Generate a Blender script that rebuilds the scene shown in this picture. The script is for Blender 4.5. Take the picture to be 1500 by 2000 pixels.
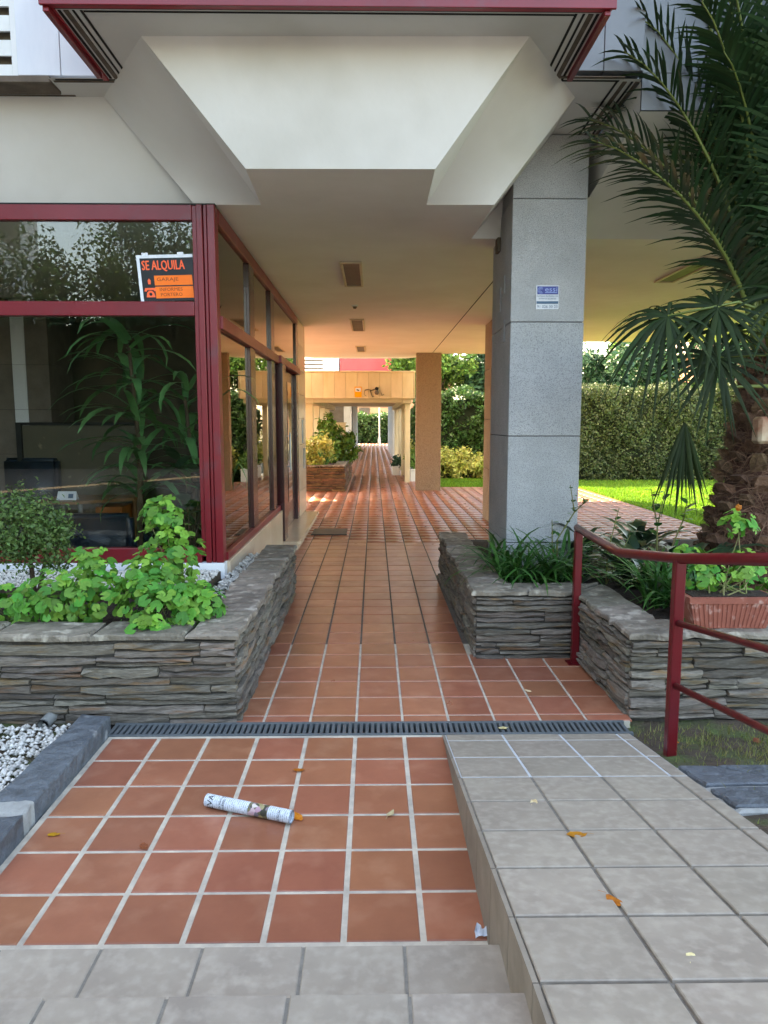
import bpy, bmesh, math, random
import numpy as np
from mathutils import Vector, Matrix, Euler

for o in list(bpy.data.objects): bpy.data.objects.remove(o)
SC = bpy.context.scene
COL = SC.collection
R = math.radians

# ------------------------------------------------------------------ camera
cam = bpy.data.cameras.new('camera'); camo = bpy.data.objects.new('camera', cam); COL.objects.link(camo)
camo.location = (0, 0, 1.70)
camo.rotation_euler = (R(90 - 6.977), 0, R(-0.795))
cam.sensor_fit = 'VERTICAL'; cam.sensor_height = 24.0; cam.lens = 1430 / 2000 * 24.0
cam.clip_start = 0.05; cam.clip_end = 800
SC.camera = camo
# ------------------------------------------------------------------ sky, sun, exposure
SUN_V = Vector((-0.45, 0.62, 0.72)).normalized()
w = bpy.data.worlds.new('World'); SC.world = w; w.use_nodes = True
nt = w.node_tree; nt.nodes.clear()
sky = nt.nodes.new('ShaderNodeTexSky'); sky.sky_type = 'NISHITA'; sky.sun_disc = False
sky.sun_elevation = math.asin(SUN_V.z); sky.sun_rotation = math.atan2(SUN_V.x, SUN_V.y)
sky.dust_density = 2.2; sky.air_density = 1.0; sky.ozone_density = 1.0
bg = nt.nodes.new('ShaderNodeBackground'); bg.inputs['Strength'].default_value = 0.15
wo = nt.nodes.new('ShaderNodeOutputWorld')
nt.links.new(sky.outputs[0], bg.inputs[0]); nt.links.new(bg.outputs[0], wo.inputs[0])
sl = bpy.data.lights.new('sun', 'SUN'); sl.energy = 5.0; sl.angle = R(0.55); sl.color = (1.0, 0.86, 0.66)
so = bpy.data.objects.new('sun', sl); COL.objects.link(so)
so.rotation_euler = SUN_V.to_track_quat('Z', 'Y').to_euler()
SC.view_settings.view_transform = 'Standard'; SC.view_settings.look = 'None'
SC.view_settings.exposure = 3.17; SC.view_settings.gamma = 1.0; SC.view_settings.use_curve_mapping = False
SC.view_settings.use_white_balance = True; SC.view_settings.white_balance_temperature = 8200; SC.view_settings.white_balance_tint = 10
SC.render.engine = 'CYCLES'
SC.cycles.max_bounces = 10; SC.cycles.diffuse_bounces = 6; SC.cycles.transparent_max_bounces = 16

# ------------------------------------------------------------------ materials
def lin(h):
    c = [int(h[i:i+2], 16) / 255 for i in (0, 2, 4)]
    return tuple(x / 12.92 if x <= .04045 else ((x + .055) / 1.055) ** 2.4 for x in c) + (1,)
def C4(c): return lin(c) if isinstance(c, str) else tuple(c) + (1,) if len(c) == 3 else c

def pm(name, c1, c2=None, scale=4, rough=(.5, .7), bump=.15, bscale=40, bdist=.01, rnd=.0, hue=0.0, spec=.4, stretch=(1, 1, 1),
       metal=0, c3=None, s3=60, t3=.62, island=False, transl=0, coat=0, detail=6, w3=.05):
    """general procedural material: two-tone noise, optional speckle, bump, per-object (or per-island) variation"""
    m = bpy.data.materials.new(name); m.use_nodes = True; t = m.node_tree; N = t.nodes; L = t.links
    N.clear(); out = N.new('ShaderNodeOutputMaterial'); p = N.new('ShaderNodeBsdfPrincipled')
    c1 = C4(c1); c2 = C4(c2) if c2 else tuple(x * .75 for x in c1[:3]) + (1,)
    g = N.new('ShaderNodeNewGeometry'); mp = N.new('ShaderNodeMapping'); mp.inputs['Scale'].default_value = stretch
    oi = N.new('ShaderNodeObjectInfo')
    ofs = N.new('ShaderNodeVectorMath'); ofs.operation = 'SCALE'; ofs.inputs[3].default_value = 7.0 if rnd else 0
    cx = N.new('ShaderNodeCombineXYZ')
    for i in range(3): L.new(oi.outputs['Random'], cx.inputs[i])
    L.new(cx.outputs[0], ofs.inputs[0])
    L.new(g.outputs['Position'], mp.inputs['Vector']); L.new(ofs.outputs[0], mp.inputs['Location'])
    n1 = N.new('ShaderNodeTexNoise'); n1.inputs['Scale'].default_value = scale; n1.inputs['Detail'].default_value = detail; n1.inputs['Roughness'].default_value = .62
    L.new(mp.outputs[0], n1.inputs['Vector'])
    rp = N.new('ShaderNodeValToRGB'); rp.color_ramp.elements[0].position = .3; rp.color_ramp.elements[1].position = .72
    rp.color_ramp.elements[0].color = c1; rp.color_ramp.elements[1].color = c2
    L.new(n1.outputs['Fac'], rp.inputs[0]); col = rp.outputs[0]
    n2 = N.new('ShaderNodeTexNoise'); n2.inputs['Scale'].default_value = bscale; n2.inputs['Detail'].default_value = 5
    L.new(mp.outputs[0], n2.inputs['Vector'])
    if c3:
        n3 = N.new('ShaderNodeTexNoise'); n3.inputs['Scale'].default_value = s3; n3.inputs['Detail'].default_value = 3
        L.new(mp.outputs[0], n3.inputs['Vector'])
        mr = N.new('ShaderNodeMapRange'); mr.inputs[1].default_value = t3 - w3; mr.inputs[2].default_value = t3 + w3
        L.new(n3.outputs['Fac'], mr.inputs[0])
        mx = N.new('ShaderNodeMix'); mx.data_type = 'RGBA'; L.new(mr.outputs[0], mx.inputs[0]); L.new(col, mx.inputs[6]); mx.inputs[7].default_value = C4(c3)
        col = mx.outputs[2]
    if rnd or hue:
        src = g.outputs['Random Per Island'] if island else oi.outputs['Random']
        hv = N.new('ShaderNodeHueSaturation')
        a = N.new('ShaderNodeMapRange'); a.inputs[3].default_value = 1 - rnd; a.inputs[4].default_value = 1 + rnd
        L.new(src, a.inputs[0]); L.new(a.outputs[0], hv.inputs['Value'])
        if hue:
            wn = N.new('ShaderNodeTexWhiteNoise'); wn.noise_dimensions = '1D'; L.new(src, wn.inputs['W'])
            b = N.new('ShaderNodeMapRange'); b.inputs[3].default_value = .5 - hue; b.inputs[4].default_value = .5 + hue
            L.new(wn.outputs[0], b.inputs[0]); L.new(b.outputs[0], hv.inputs['Hue'])
        L.new(col, hv.inputs['Color']); col = hv.outputs[0]
    L.new(col, p.inputs['Base Color'])
    r = N.new('ShaderNodeMapRange'); r.inputs[3].default_value = rough[0]; r.inputs[4].default_value = rough[1]
    L.new(n1.outputs['Fac'], r.inputs[0]); L.new(r.outputs[0], p.inputs['Roughness'])
    p.inputs['Specular IOR Level'].default_value = spec; p.inputs['Metallic'].default_value = metal
    if coat: p.inputs['Coat Weight'].default_value = coat; p.inputs['Coat Roughness'].default_value = .15
    if bump:
        bp = N.new('ShaderNodeBump'); bp.inputs['Strength'].default_value = bump; bp.inputs['Distance'].default_value = bdist
        L.new(n2.outputs['Fac'], bp.inputs['Height']); L.new(bp.outputs[0], p.inputs['Normal'])
    sh = p.outputs[0]
    if transl:
        tr = N.new('ShaderNodeBsdfTranslucent'); L.new(col, tr.inputs['Color'])
        ms = N.new('ShaderNodeMixShader'); ms.inputs[0].default_value = transl
        L.new(p.outputs[0], ms.inputs[1]); L.new(tr.outputs[0], ms.inputs[2]); sh = ms.outputs[0]
    L.new(sh, out.inputs[0])
    return m

def glassmat(name, tint=(.93, .94, .92), ior=1.5, extra=.01):
    m = bpy.data.materials.new(name); m.use_nodes = True; t = m.node_tree; N = t.nodes; L = t.links; N.clear()
    out = N.new('ShaderNodeOutputMaterial'); tr = N.new('ShaderNodeBsdfTransparent'); tr.inputs[0].default_value = tint + (1,)
    gl = N.new('ShaderNodeBsdfGlossy'); gl.inputs['Roughness'].default_value = .004; gl.inputs[0].default_value = (1, .97, .9, 1)
    fr = N.new('ShaderNodeFresnel'); fr.inputs[0].default_value = ior
    ad = N.new('ShaderNodeMath'); ad.operation = 'MULTIPLY_ADD'; ad.inputs[1].default_value = 1.15; ad.inputs[2].default_value = extra; ad.use_clamp = True
    L.new(fr.outputs[0], ad.inputs[0])
    ms = N.new('ShaderNodeMixShader'); L.new(ad.outputs[0], ms.inputs[0]); L.new(tr.outputs[0], ms.inputs[1]); L.new(gl.outputs[0], ms.inputs[2])
    L.new(ms.outputs[0], out.inputs[0]); return m

K = {}
K['terra'] = pm('terracotta_tile', 'a3674d', '935a43', 5, (.22, .40), .08, 60, .004, .13, .006, spec=.5, c3='aa745a', s3=7, t3=.64, w3=.12)
K['grout'] = pm('cement_grout', 'd0c5b1', 'a0968a', 9, (.8, .95), .3, 220, .004)
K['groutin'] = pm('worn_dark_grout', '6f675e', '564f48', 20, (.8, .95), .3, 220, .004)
K['grey_tile'] = pm('grey_stone_tile', '9d9283', '8b8073', 5, (.55, .72), .14, 90, .004, .07, .004, c3='a69b8c', s3=25, t3=.6, w3=.15)
K['ramp_side'] = pm('ramp_side_tile', '94897a', '7c7265', 6, (.6, .75), .14, 90, .004, .05)
K['grout_w'] = pm('white_tile_grout', 'c9cdcf', 'b3b7b8', 30, (.8, .9), .2, 200)
K['grout_d'] = pm('dark_tile_grout', '857f75', '6a655d', 30, (.85, .95), .3, 200)
K['slate'] = pm('split_slate', '8d8477', '5e574d', 14, (.65, .9), .9, 34, .016, .38, .018, stretch=(1, 1, 8), c3='83694d', s3=4, t3=.62, w3=.06)
K['slate_top'] = pm('slate_cap', '8a8072', '5d564b', 7, (.6, .85), 1.0, 9, .05, .22, .02, c3='a59c8d', s3=11, t3=.62, w3=.06)
K['slate_blue'] = pm('blue_slate', '666c71', '484d52', 7, (.45, .7), 1.0, 10, .05, .12, .01, c3='8c8f90', s3=7, t3=.68, w3=.05)
K['mortar'] = pm('planter_mortar', '4a453e', '2d2a26', 12, (.9, 1), .6, 60, .02)
K['mortar_l'] = pm('pale_mortar', 'a9aaa6', '8b8b86', 12, (.8, 1), .6, 60, .01)
K['soil'] = pm('dark_soil', '3a2c22', '201812', 14, (.9, 1), .9, 50, .03)
K['soil_g'] = pm('bare_soil', '5a4d3e', '3b3228', 6, (.9, 1), .9, 60, .02, c3='4d5a30', s3=5, t3=.56, w3=.1)
K['plaster'] = pm('white_plaster', 'dedcd7', 'd5d2cb', 1.2, (.75, .9), .14, 24, .008, c3='cbc8c0', s3=1.3, t3=.64, w3=.12)
K['ceil'] = pm('ceiling_plaster', 'f0ece4', 'e4dfd5', 1.0, (.75, .9), .10, 12, .008)
K['whitewall'] = pm('white_marble_cladding', 'e2e4e6', 'cfd3d8', 3, (.4, .55), .03, 40, rnd=.04, stretch=(1, 1, .3))
K['greypanel'] = pm('grey_metal_cladding', '6f7274', '5c5f61', 1.2, (.35, .5), .02, 30, metal=.3)
K['trim'] = pm('weathered_brown_trim', '6f6152', '4f4439', 8, (.6, .8), .2, 60)
K['groove'] = pm('dark_groove', '2c2722', '221e1a', 8, (.9, 1), .1)
K['red'] = pm('red_lacquered_metal', '7c1620', '6c121b', 2, (.28, .46), .05, 30, spec=.5, coat=.1, c3='6a2a30', s3=5, t3=.66, w3=.08)
K['red_shaded'] = pm('shaded_red_metal', '3a0a10', '2a070b', 2, (.2, .32), .02, 30, spec=.5, coat=.2)  # red frame darkened in colour to imitate shade on the corridor side
K['redfar'] = pm('bright_red_parapet', 'cc3a44', 'bb303a', 2, (.4, .55), .03, 30)
K['redpar'] = pm('red_parapet', 'a82430', '8f1c28', 2, (.35, .5), .03, 30)
K['rail'] = pm('dark_red_paint', '6a1019', '580c15', 6, (.25, .4), .12, 90, .003, coat=.2)
K['col'] = pm('bush_hammered_granite', 'bdbfbf', 'a9abab', 3, (.75, .9), .8, 170, .010, .03, c3='818384', s3=170, t3=.58, w3=.08)
K['colb'] = pm('brown_granite', 'a08a74', '88735d', 70, (.75, .9), .7, 120, .012, .04, c3='5f4833', s3=90, t3=.6, w3=.05)
K['marble'] = pm('beige_marble', 'c7b39c', 'b49f88', 3.5, (.18, .3), .02, 40, rnd=.06, stretch=(1, .5, 1))
K['sandstone'] = pm('honey_sandstone', 'd8c6a4', 'c8b48e', 5, (.6, .75), .08, 50, rnd=.07, hue=.006, stretch=(1, 1, .4))
K['cream'] = pm('cream_paint', 'dccfae', 'cfc19e', 2, (.55, .7), .05, 40)
K['white'] = pm('white_paint', 'e4e4e0', 'd6d6d2', 3, (.45, .6), .03, 40)
K['grid'] = pm('grey_plastic_grate', '5e6466', '4d5355', 8, (.45, .6), .1, 80)
K['black'] = pm('near_black', '121213', '0b0b0c', 8, (.5, .7), .05, 60)
K['glass'] = glassmat('window_glass')
K['lamp'] = pm('grey_lamp_diffuser', '6e6558', '5f574b', 3, (.4, .6), .02)
K['lampframe'] = pm('cream_lamp_frame', 'd6c9ae', 'c5b79b', 3, (.4, .6), .02)
K['pot'] = pm('terracotta_plastic', '9a5848', '84493b', 14, (.5, .7), .15, 60, .004, c3='b89084', s3=20, t3=.66, w3=.08)
K['ger'] = pm('geranium_leaf', '5f9a38', '497d2c', 18, (.42, .6), .35, 70, .006, .28, .03, transl=.28, spec=.35)
K['ger2'] = pm('young_geranium_leaf', '86b848', '6ea03a', 18, (.42, .6), .35, 70, .006, .15, .012, transl=.3, spec=.35)
K['strap'] = pm('strap_leaf', '3f7030', '2c5624', 6, (.3, .45), .1, 40, .004, .22, .015, transl=.2)
K['drac'] = pm('dracaena_leaf', '5f9a5c', '457a4c', 5, (.25, .4), .05, 30, .004, .22, .02, transl=.15)
K['rubber'] = pm('rubber_leaf', '2c4a30', '1e3623', 4, (.28, .4), .04, 20, .004, .15, spec=.6)
K['box'] = pm('small_shrub_leaf', '5f7a3e', '3f5a2a', 9, (.45, .6), 0, rnd=.35, hue=.02, island=True, transl=.25)
K['hedge'] = pm('hedge_leaf', '4d5c36', '38472a', 1.6, (.45, .65), 0, rnd=.4, hue=.03, island=True, transl=.25)
K['ivy'] = pm('ivy_leaf', '486a34', '30502a', 3, (.35, .5), 0, rnd=.4, hue=.02, island=True, transl=.2)
K['varieg'] = pm('variegated_leaf', 'ddd27e', '97a94c', 3, (.4, .55), 0, rnd=.3, hue=.03, island=True, transl=.3)
K['tree'] = pm('tree_leaf', '6f8f3e', '4d6f2c', 1.0, (.45, .6), 0, rnd=.4, hue=.03, island=True, transl=.3)
K['darktree'] = pm('dark_tree_leaf', '3f6440', '2a4a34', .8, (.45, .6), 0, rnd=.4, hue=.03, island=True, transl=.2)
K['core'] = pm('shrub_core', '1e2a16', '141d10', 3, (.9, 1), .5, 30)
K['bark'] = pm('bark', '5b4a39', '3c3026', 10, (.85, 1), .9, 40, .02, stretch=(1, 1, .3))
K['stem'] = pm('green_stem', '6c7a44', '7c6a48', 12, (.5, .7), .2, 60)
K['frond'] = pm('palm_frond', '34502d', '243d22', 2, (.35, .5), 0, rnd=.3, hue=.02, island=True, transl=.12)
K['fanleaf'] = pm('fan_palm_leaf', '2a3a1a', '1d2c12', 2, (.5, .65), 0, rnd=.3, hue=.02, island=True, transl=.18, spec=.2)
K['rachis'] = pm('palm_stalk', '6f7a38', '58652e', 5, (.35, .5), .05, 40, rnd=.1)
K['fibre'] = pm('palm_fibre', '6a4a38', '3f2a20', 12, (.85, 1), .6, 60, .02, .2, .01)
K['hair'] = pm('palm_hair', '7d5f4c', '533a2c', 5, (.8, 1), 0, rnd=.4, island=True)
K['lbase'] = pm('palm_leaf_base', '7d6049', '4d382a', 14, (.8, 1), .6, 60, .02, .3, .015)
K['grass'] = pm('grass_blade', '7aa02e', '5c8526', .8, (.5, .7), 0, rnd=.3, hue=.02, island=True, transl=.3)
K['lawn'] = pm('lawn_turf', '5d8226', '48691e', 2, (.85, 1), .8, 60, .03)
K['dry'] = pm('thin_dry_grass', '6f7a3a', '8a8250', 3, (.6, .8), 0, rnd=.3, hue=.04, island=True, transl=.2)
K['pebble'] = pm('white_pebble', 'd8d5cd', 'b9b5ac', 6, (.55, .75), .1, 60, rnd=.25, island=True)
K['yleaf'] = pm('fallen_leaf', 'd9931f', 'b06a16', 40, (.5, .7), .3, 90, .003, .25, .02, transl=.2)
K['pleaf'] = pm('pale_fallen_leaf', 'd8c9a0', 'b89a68', 40, (.5, .7), .3, 90, .003, .2, .02)
K['bleaf'] = pm('brown_dry_leaf', '8a4a2a', '5f2f1c', 40, (.5, .7), .3, 90, .003, .2)
K['paper'] = pm('white_paper', 'dfe4ea', 'cdd3da', 10, (.6, .8), .05, 50)
K['orange'] = pm('fluorescent_orange', 'ff7a1c', 'f56c12', 5, (.5, .6), 0)
K['signblk'] = pm('sign_black', '16181a', '0e1012', 5, (.35, .5), 0)
K['coral'] = pm('sign_letter_orange', 'ff6a3c', 'fa5c30', 5, (.45, .6), 0)
K['ink'] = pm('marker_ink', '9c4310', '8a3a0c', 5, (.5, .6), 0)
K['blue'] = pm('sign_blue', '16308c', '112672', 5, (.35, .5), 0)
K['teal'] = pm('sign_teal', '2a5878', '244e6c', 5, (.35, .5), 0)
K['lblue'] = pm('logo_light_blue', '98b0e8', '86a0dc', 5, (.4, .5), 0)
K['yellow'] = pm('sign_yellow', 'f0a818', 'e49c10', 5, (.45, .6), 0)
K['wood'] = pm('desk_wood', '8f6236', '6e4826', 3, (.35, .5), .05, 40, stretch=(.4, 3, 3))
K['woodo'] = pm('orange_drawer_wood', 'b0651c', '944f14', 3, (.35, .5), .05, 40)
K['leather'] = pm('navy_leather', '1b2c3c', '121f2b', 8, (.25, .4), .2, 60, .004)
K['olive'] = pm('olive_panel', '57523f', '484434', 2, (.3, .45), .03, 20, c3='7a735c', s3=9, t3=.68, w3=.04)
K['interior'] = pm('dark_interior_wall', '6b604f', '51483b', 2, (.6, .8), .05)
K['steel'] = pm('brushed_steel', '9aa0a4', '84898d', 8, (.3, .4), .03, metal=.8)
K['roof'] = pm('clay_roof_tile', 'b59a8a', '98786a', 4, (.7, .85), .3, 30, rnd=.15)
K['peach'] = pm('peach_render', 'd9a27c', 'cb936c', 1.5, (.7, .85), .1, 30)
K['brick'] = pm('grey_brown_wall', '7a7066', '645b52', 4, (.7, .9), .2, 30)
K['paving'] = pm('street_paving', '7d776e', '69635b', 3, (.7, .85), .3, 40)
K['amber'] = pm('amber_plastic', 'b8a58a', '8a4a2a', 9, (.25, .4), .1, 30)
K['pvc'] = pm('grey_pipe', '8b8d8a', '777975', 12, (.4, .6), .1, 40)

# ------------------------------------------------------------------ helpers
def tag(o, label=None, cat=None, group=None, kind=None):
    if label: o['label'] = label
    if cat: o['category'] = cat
    if group: o['group'] = group
    if kind: o['kind'] = kind
    return o
def attach(o, parent):
    if parent is not None:
        o.parent = parent
        o.matrix_parent_inverse = Matrix.Translation(-parent.location) if parent.type == 'EMPTY' else parent_inv(parent)
def parent_inv(p):
    m = p.matrix_basis.copy()
    if p.parent is not None:
        m = (Matrix.Translation(p.parent.location) if p.parent.type == 'EMPTY' else p.parent.matrix_basis) @ p.matrix_parent_inverse @ m
    return m.inverted()
def thing(name, loc, label, cat, group=None):
    o = bpy.data.objects.new(name, None); COL.objects.link(o); o.location = loc; o.empty_display_size = .1
    return tag(o, label, cat, group)
def mobj(name, me, mat=None, parent=None, mw=None):
    o = bpy.data.objects.new(name, me); COL.objects.link(o)
    if mat and not me.materials: me.materials.append(mat)
    if mw is not None: o.matrix_basis = mw
    attach(o, parent); return o
def obj(name, bm, mat, parent=None, smooth=False):
    me = bpy.data.meshes.new(name); bmesh.ops.recalc_face_normals(bm, faces=bm.faces[:]); bm.to_mesh(me); bm.free()
    if smooth:
        for p in me.polygons: p.use_smooth = True
    return mobj(name, me, mat, parent)
def struct(name, bm, mat, kind='structure'):
    o = obj(name, bm, mat); o['kind'] = kind; return o
def NB(): return bmesh.new()
def box(bm, x0, x1, y0, y1, z0, z1, bev=0):
    vs = [bm.verts.new((x, y, z)) for z in (z0, z1) for y in (y0, y1) for x in (x0, x1)]
    fs = [bm.faces.new([vs[i] for i in q]) for q in ((0, 2, 3, 1), (4, 5, 7, 6), (0, 1, 5, 4), (2, 6, 7, 3), (0, 4, 6, 2), (1, 3, 7, 5))]
    if bev:
        es = {e for f in fs for e in f.edges}
        bmesh.ops.bevel(bm, geom=list(es), offset=bev, segments=1, affect='EDGES', profile=.5)
    return bm
def tri(bm):
    bm.normal_update(); bmesh.ops.triangulate(bm, faces=bm.faces[:], ngon_method='EAR_CLIP')
def B(x0, x1, y0, y1, z0, z1, bev=0): return box(NB(), x0, x1, y0, y1, z0, z1, bev)
def poly(bm, pts): return bm.faces.new([bm.verts.new(p) for p in pts])
def prism(bm, pts, z0, z1):
    a = [bm.verts.new((x, y, z0)) for x, y in pts]; b = [bm.verts.new((x, y, z1)) for x, y in pts]
    bm.faces.new(a[::-1]); bm.faces.new(b); n = len(pts)
    for i in range(n): bm.faces.new((a[i], a[(i+1) % n], b[(i+1) % n], b[i]))
    return bm
def tube(bm, pts, rad, seg=8, cap=True):
    pts = [Vector(p) for p in pts]; n = len(pts)
    if not hasattr(rad, '__len__'): rad = [rad] * n
    rings = []; ref = None
    for i, p in enumerate(pts):
        d = (pts[min(i+1, n-1)] - pts[max(i-1, 0)]).normalized()
        if ref is None: ref = d.orthogonal().normalized()
        ref = (ref - d * ref.dot(d)).normalized(); b = d.cross(ref)
        rings.append([bm.verts.new(p + (ref * math.cos(a) + b * math.sin(a)) * rad[i]) for a in [2 * math.pi * k / seg for k in range(seg)]])
    for i in range(n - 1):
        for k in range(seg): bm.faces.new((rings[i][k], rings[i][(k+1) % seg], rings[i+1][(k+1) % seg], rings[i+1][k]))
    if cap: bm.faces.new(rings[0][::-1]); bm.faces.new(rings[-1])
    return bm
def bar(bm, a, b, w, h=None, up=(0, 0, 1)):
    """square section bar from a to b"""
    h = h or w; a = Vector(a); b = Vector(b); d = (b - a).normalized(); u = Vector(up)
    if abs(d.dot(u)) > .99: u = Vector((0, 1, 0))
    s = d.cross(u).normalized(); u = s.cross(d)
    v = [bm.verts.new(p + s * (w / 2) * i + u * (h / 2) * j) for p in (a, b) for i, j in ((-1, -1), (1, -1), (1, 1), (-1, 1))]
    for q in ((0, 1, 2, 3), (7, 6, 5, 4), (0, 4, 5, 1), (1, 5, 6, 2), (2, 6, 7, 3), (3, 7, 4, 0)): bm.faces.new([v[i] for i in q])
    return bm
def nmesh(name, V, F):
    """fast mesh from arrays: V (n,3), F (m,k)"""
    V = np.asarray(V, np.float32); F = np.asarray(F, np.int32); me = bpy.data.meshes.new(name)
    me.vertices.add(len(V)); me.vertices.foreach_set('co', V.ravel()); k = F.shape[1]
    me.loops.add(F.size); me.loops.foreach_set('vertex_index', F.ravel())
    me.polygons.add(len(F)); me.polygons.foreach_set('loop_start', np.arange(len(F), dtype=np.int32) * k)
    me.update(calc_edges=True); return me
def unit(a): return a / (np.linalg.norm(a, axis=-1, keepdims=True) + 1e-9)
def leaves(name, P, size, rng, nrm=None, spread=1.0, aspect=.55, var=.4, down=0):
    """cloud of folded diamond leaves at P, roughly facing nrm"""
    n = len(P); s = size * (1 + var * (rng.random(n) * 2 - 1))[:, None]
    N = unit(rng.normal(size=(n, 3)))
    if nrm is not None: N = unit(nrm + N * spread)
    D = unit(np.cross(N, unit(rng.normal(size=(n, 3))))); D[:, 2] -= down; D = unit(D); W = unit(np.cross(D, N)); N = np.cross(W, D)
    a = P; b = P + D * s * .5 + W * s * aspect * .5 + N * s * .10; c = P + D * s; d = P + D * s * .5 - W * s * aspect * .5 + N * s * .10
    V = np.stack([a, b, c, d], 1).reshape(-1, 3)
    i = np.arange(n) * 4
    F = np.concatenate([np.stack([i, i+1, i+2], 1), np.stack([i, i+2, i+3], 1)])
    return nmesh(name, V, F)
_FONT = {}
def text_mesh(s, size, squash=1.0):
    c = bpy.data.curves.new('t', 'FONT'); c.body = s; c.size = size; c.align_x = 'LEFT'; c.extrude = 0; c.resolution_u = 2
    o = bpy.data.objects.new('t', c); COL.objects.link(o)
    dg = bpy.context.evaluated_depsgraph_get(); me = bpy.data.meshes.new_from_object(o.evaluated_get(dg))
    bpy.data.objects.remove(o); bpy.data.curves.remove(c)
    return me
def text_on(name, s, width, height, frame, mat, parent, u0, v0, off=.0015, bold=0):
    """flat lettering fitted to width x height, laid on a plane frame (origin, u, v, n)"""
    me = text_mesh(s, 1.0); co = np.empty(len(me.vertices) * 3, np.float32); me.vertices.foreach_get('co', co); co = co.reshape(-1, 3)
    mn, mx = co.min(0), co.max(0); O, U, V_, N_ = [np.array(q, float) for q in frame]
    uv = (co - mn) / np.maximum(mx - mn, 1e-6)
    W = O + np.outer(u0 + uv[:, 0] * width, U) + np.outer(v0 + uv[:, 1] * height, V_) + N_ * off
    me.vertices.foreach_set('co', W.astype(np.float32).ravel()); me.update()
    me.materials.clear(); return mobj(name, me, mat, parent)
def rect_on(name, frame, u0, u1, v0, v1, off, mat, parent, th=.001):
    O, U, V_, N_ = [Vector(q) for q in frame]; bm = NB()
    ps = [O + U * u + V_ * v for u, v in ((u0, v0), (u1, v0), (u1, v1), (u0, v1))]
    a = [bm.verts.new(p + N_ * (off - th)) for p in ps]; b = [bm.verts.new(p + N_ * off) for p in ps]
    bm.faces.new(b); bm.faces.new(a[::-1])
    for i in range(4): bm.faces.new((a[i], a[(i+1) % 4], b[(i+1) % 4], b[i]))
    return obj(name, bm, mat, parent)

# ================================================================== GROUND
bm = NB(); poly(bm, [(-200, -120, -.30), (200, -120, -.30), (200, 220, -.30), (-200, 220, -.30)])
struct('ground', bm, K['soil_g'])
# street paving behind the camera, level with the top step
struct('pavement', B(-40, 40, -60, 1.28, -.2, .43), K['paving'])
# soil bed right of the ramp, following its slope
SL = .172; Y0R = 3.835
def rz(y): return max(0.0, min(.43, (Y0R - y) * SL)) if y < Y0R else 0.0
bm = NB(); rng = random.Random(3); nx, ny = 26, 24; g = {}
for i in range(nx):
    for j in range(ny):
        x = 1.412 + i * .18; y = 1.28 + j * (4.3 - 1.28) / (ny - 1)
        g[i, j] = bm.verts.new((x, y, rz(y) - .035 + (rng.uniform(-.012, .018) if i else -.01)))
for i in range(nx - 1):
    for j in range(ny - 1): bm.faces.new((g[i, j], g[i+1, j], g[i+1, j+1], g[i, j+1]))
struct('soil_bed', bm, K['soil_g'])
# lawn
struct('lawn', prism(NB(), [(5.45, 8.3), (26, 8.3), (26, 26), (1.75, 26), (1.75, 19.25), (5.25, 19.25), (5.35, 14)], -.28, -.02), K['lawn'])
rg = np.random.default_rng(5)
def blades(name, P, h, rng, mat, label, wd=.012, lean=.5):
    n = len(P); a = rng.random(n) * 6.283; H = h * (.6 + .8 * rng.random(n)); ln = lean * H * rng.random(n); b = rng.random(n) * 6.283
    w_ = np.stack([np.cos(a), np.sin(a), np.zeros(n)], 1) * wd
    tip = P + np.stack([np.cos(b) * ln, np.sin(b) * ln, H], 1)
    V = np.stack([P - w_, P + w_, tip], 1).reshape(-1, 3); i = np.arange(n) * 3
    me = nmesh(name, V, np.stack([i, i+1, i+2], 1)); o = mobj(name, me, mat)
    return tag(o, label, 'grass', kind='stuff')
n = 60000; P = np.stack([5.4 + rg.random(n) ** 1.3 * 9, 8.3 + rg.random(n) * 13.5, np.full(n, -.02)], 1)
n2 = 14000; P2 = np.stack([1.8 + rg.random(n2) * 4, 19.3 + rg.random(n2) * 3, np.full(n2, -.02)], 1)
blades('lawn_grass', np.concatenate([P, P2]), .055, rg, K['grass'], 'short bright green lawn grass behind the walkway', .014)
P = []
for cx, cy, sx, sy, k in ((1.75, 3.75, .1, .1, 140), (2.15, 3.6, .25, .2, 900), (2.0, 3.3, .2, .2, 500), (2.6, 3.8, .5, .15, 600), (1.6, 3.85, .1, .08, 90), (2.7, 3.2, .5, .3, 500), (1.72, 2.45, .15, .2, 150)):
    q = np.stack([rg.normal(cx, sx, k), rg.normal(cy, sy, k)], 1); q = q[(q[:, 0] > 1.46) & (q[:, 1] < 4.0)]
    P.append(np.column_stack([q, [rz(v) - .035 for v in q[:, 1]]]))
blades('sparse_grass', np.concatenate(P), .035, rg, K['dry'], 'sparse thin grass growing on the bare soil beside the ramp', .003, .9)

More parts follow.
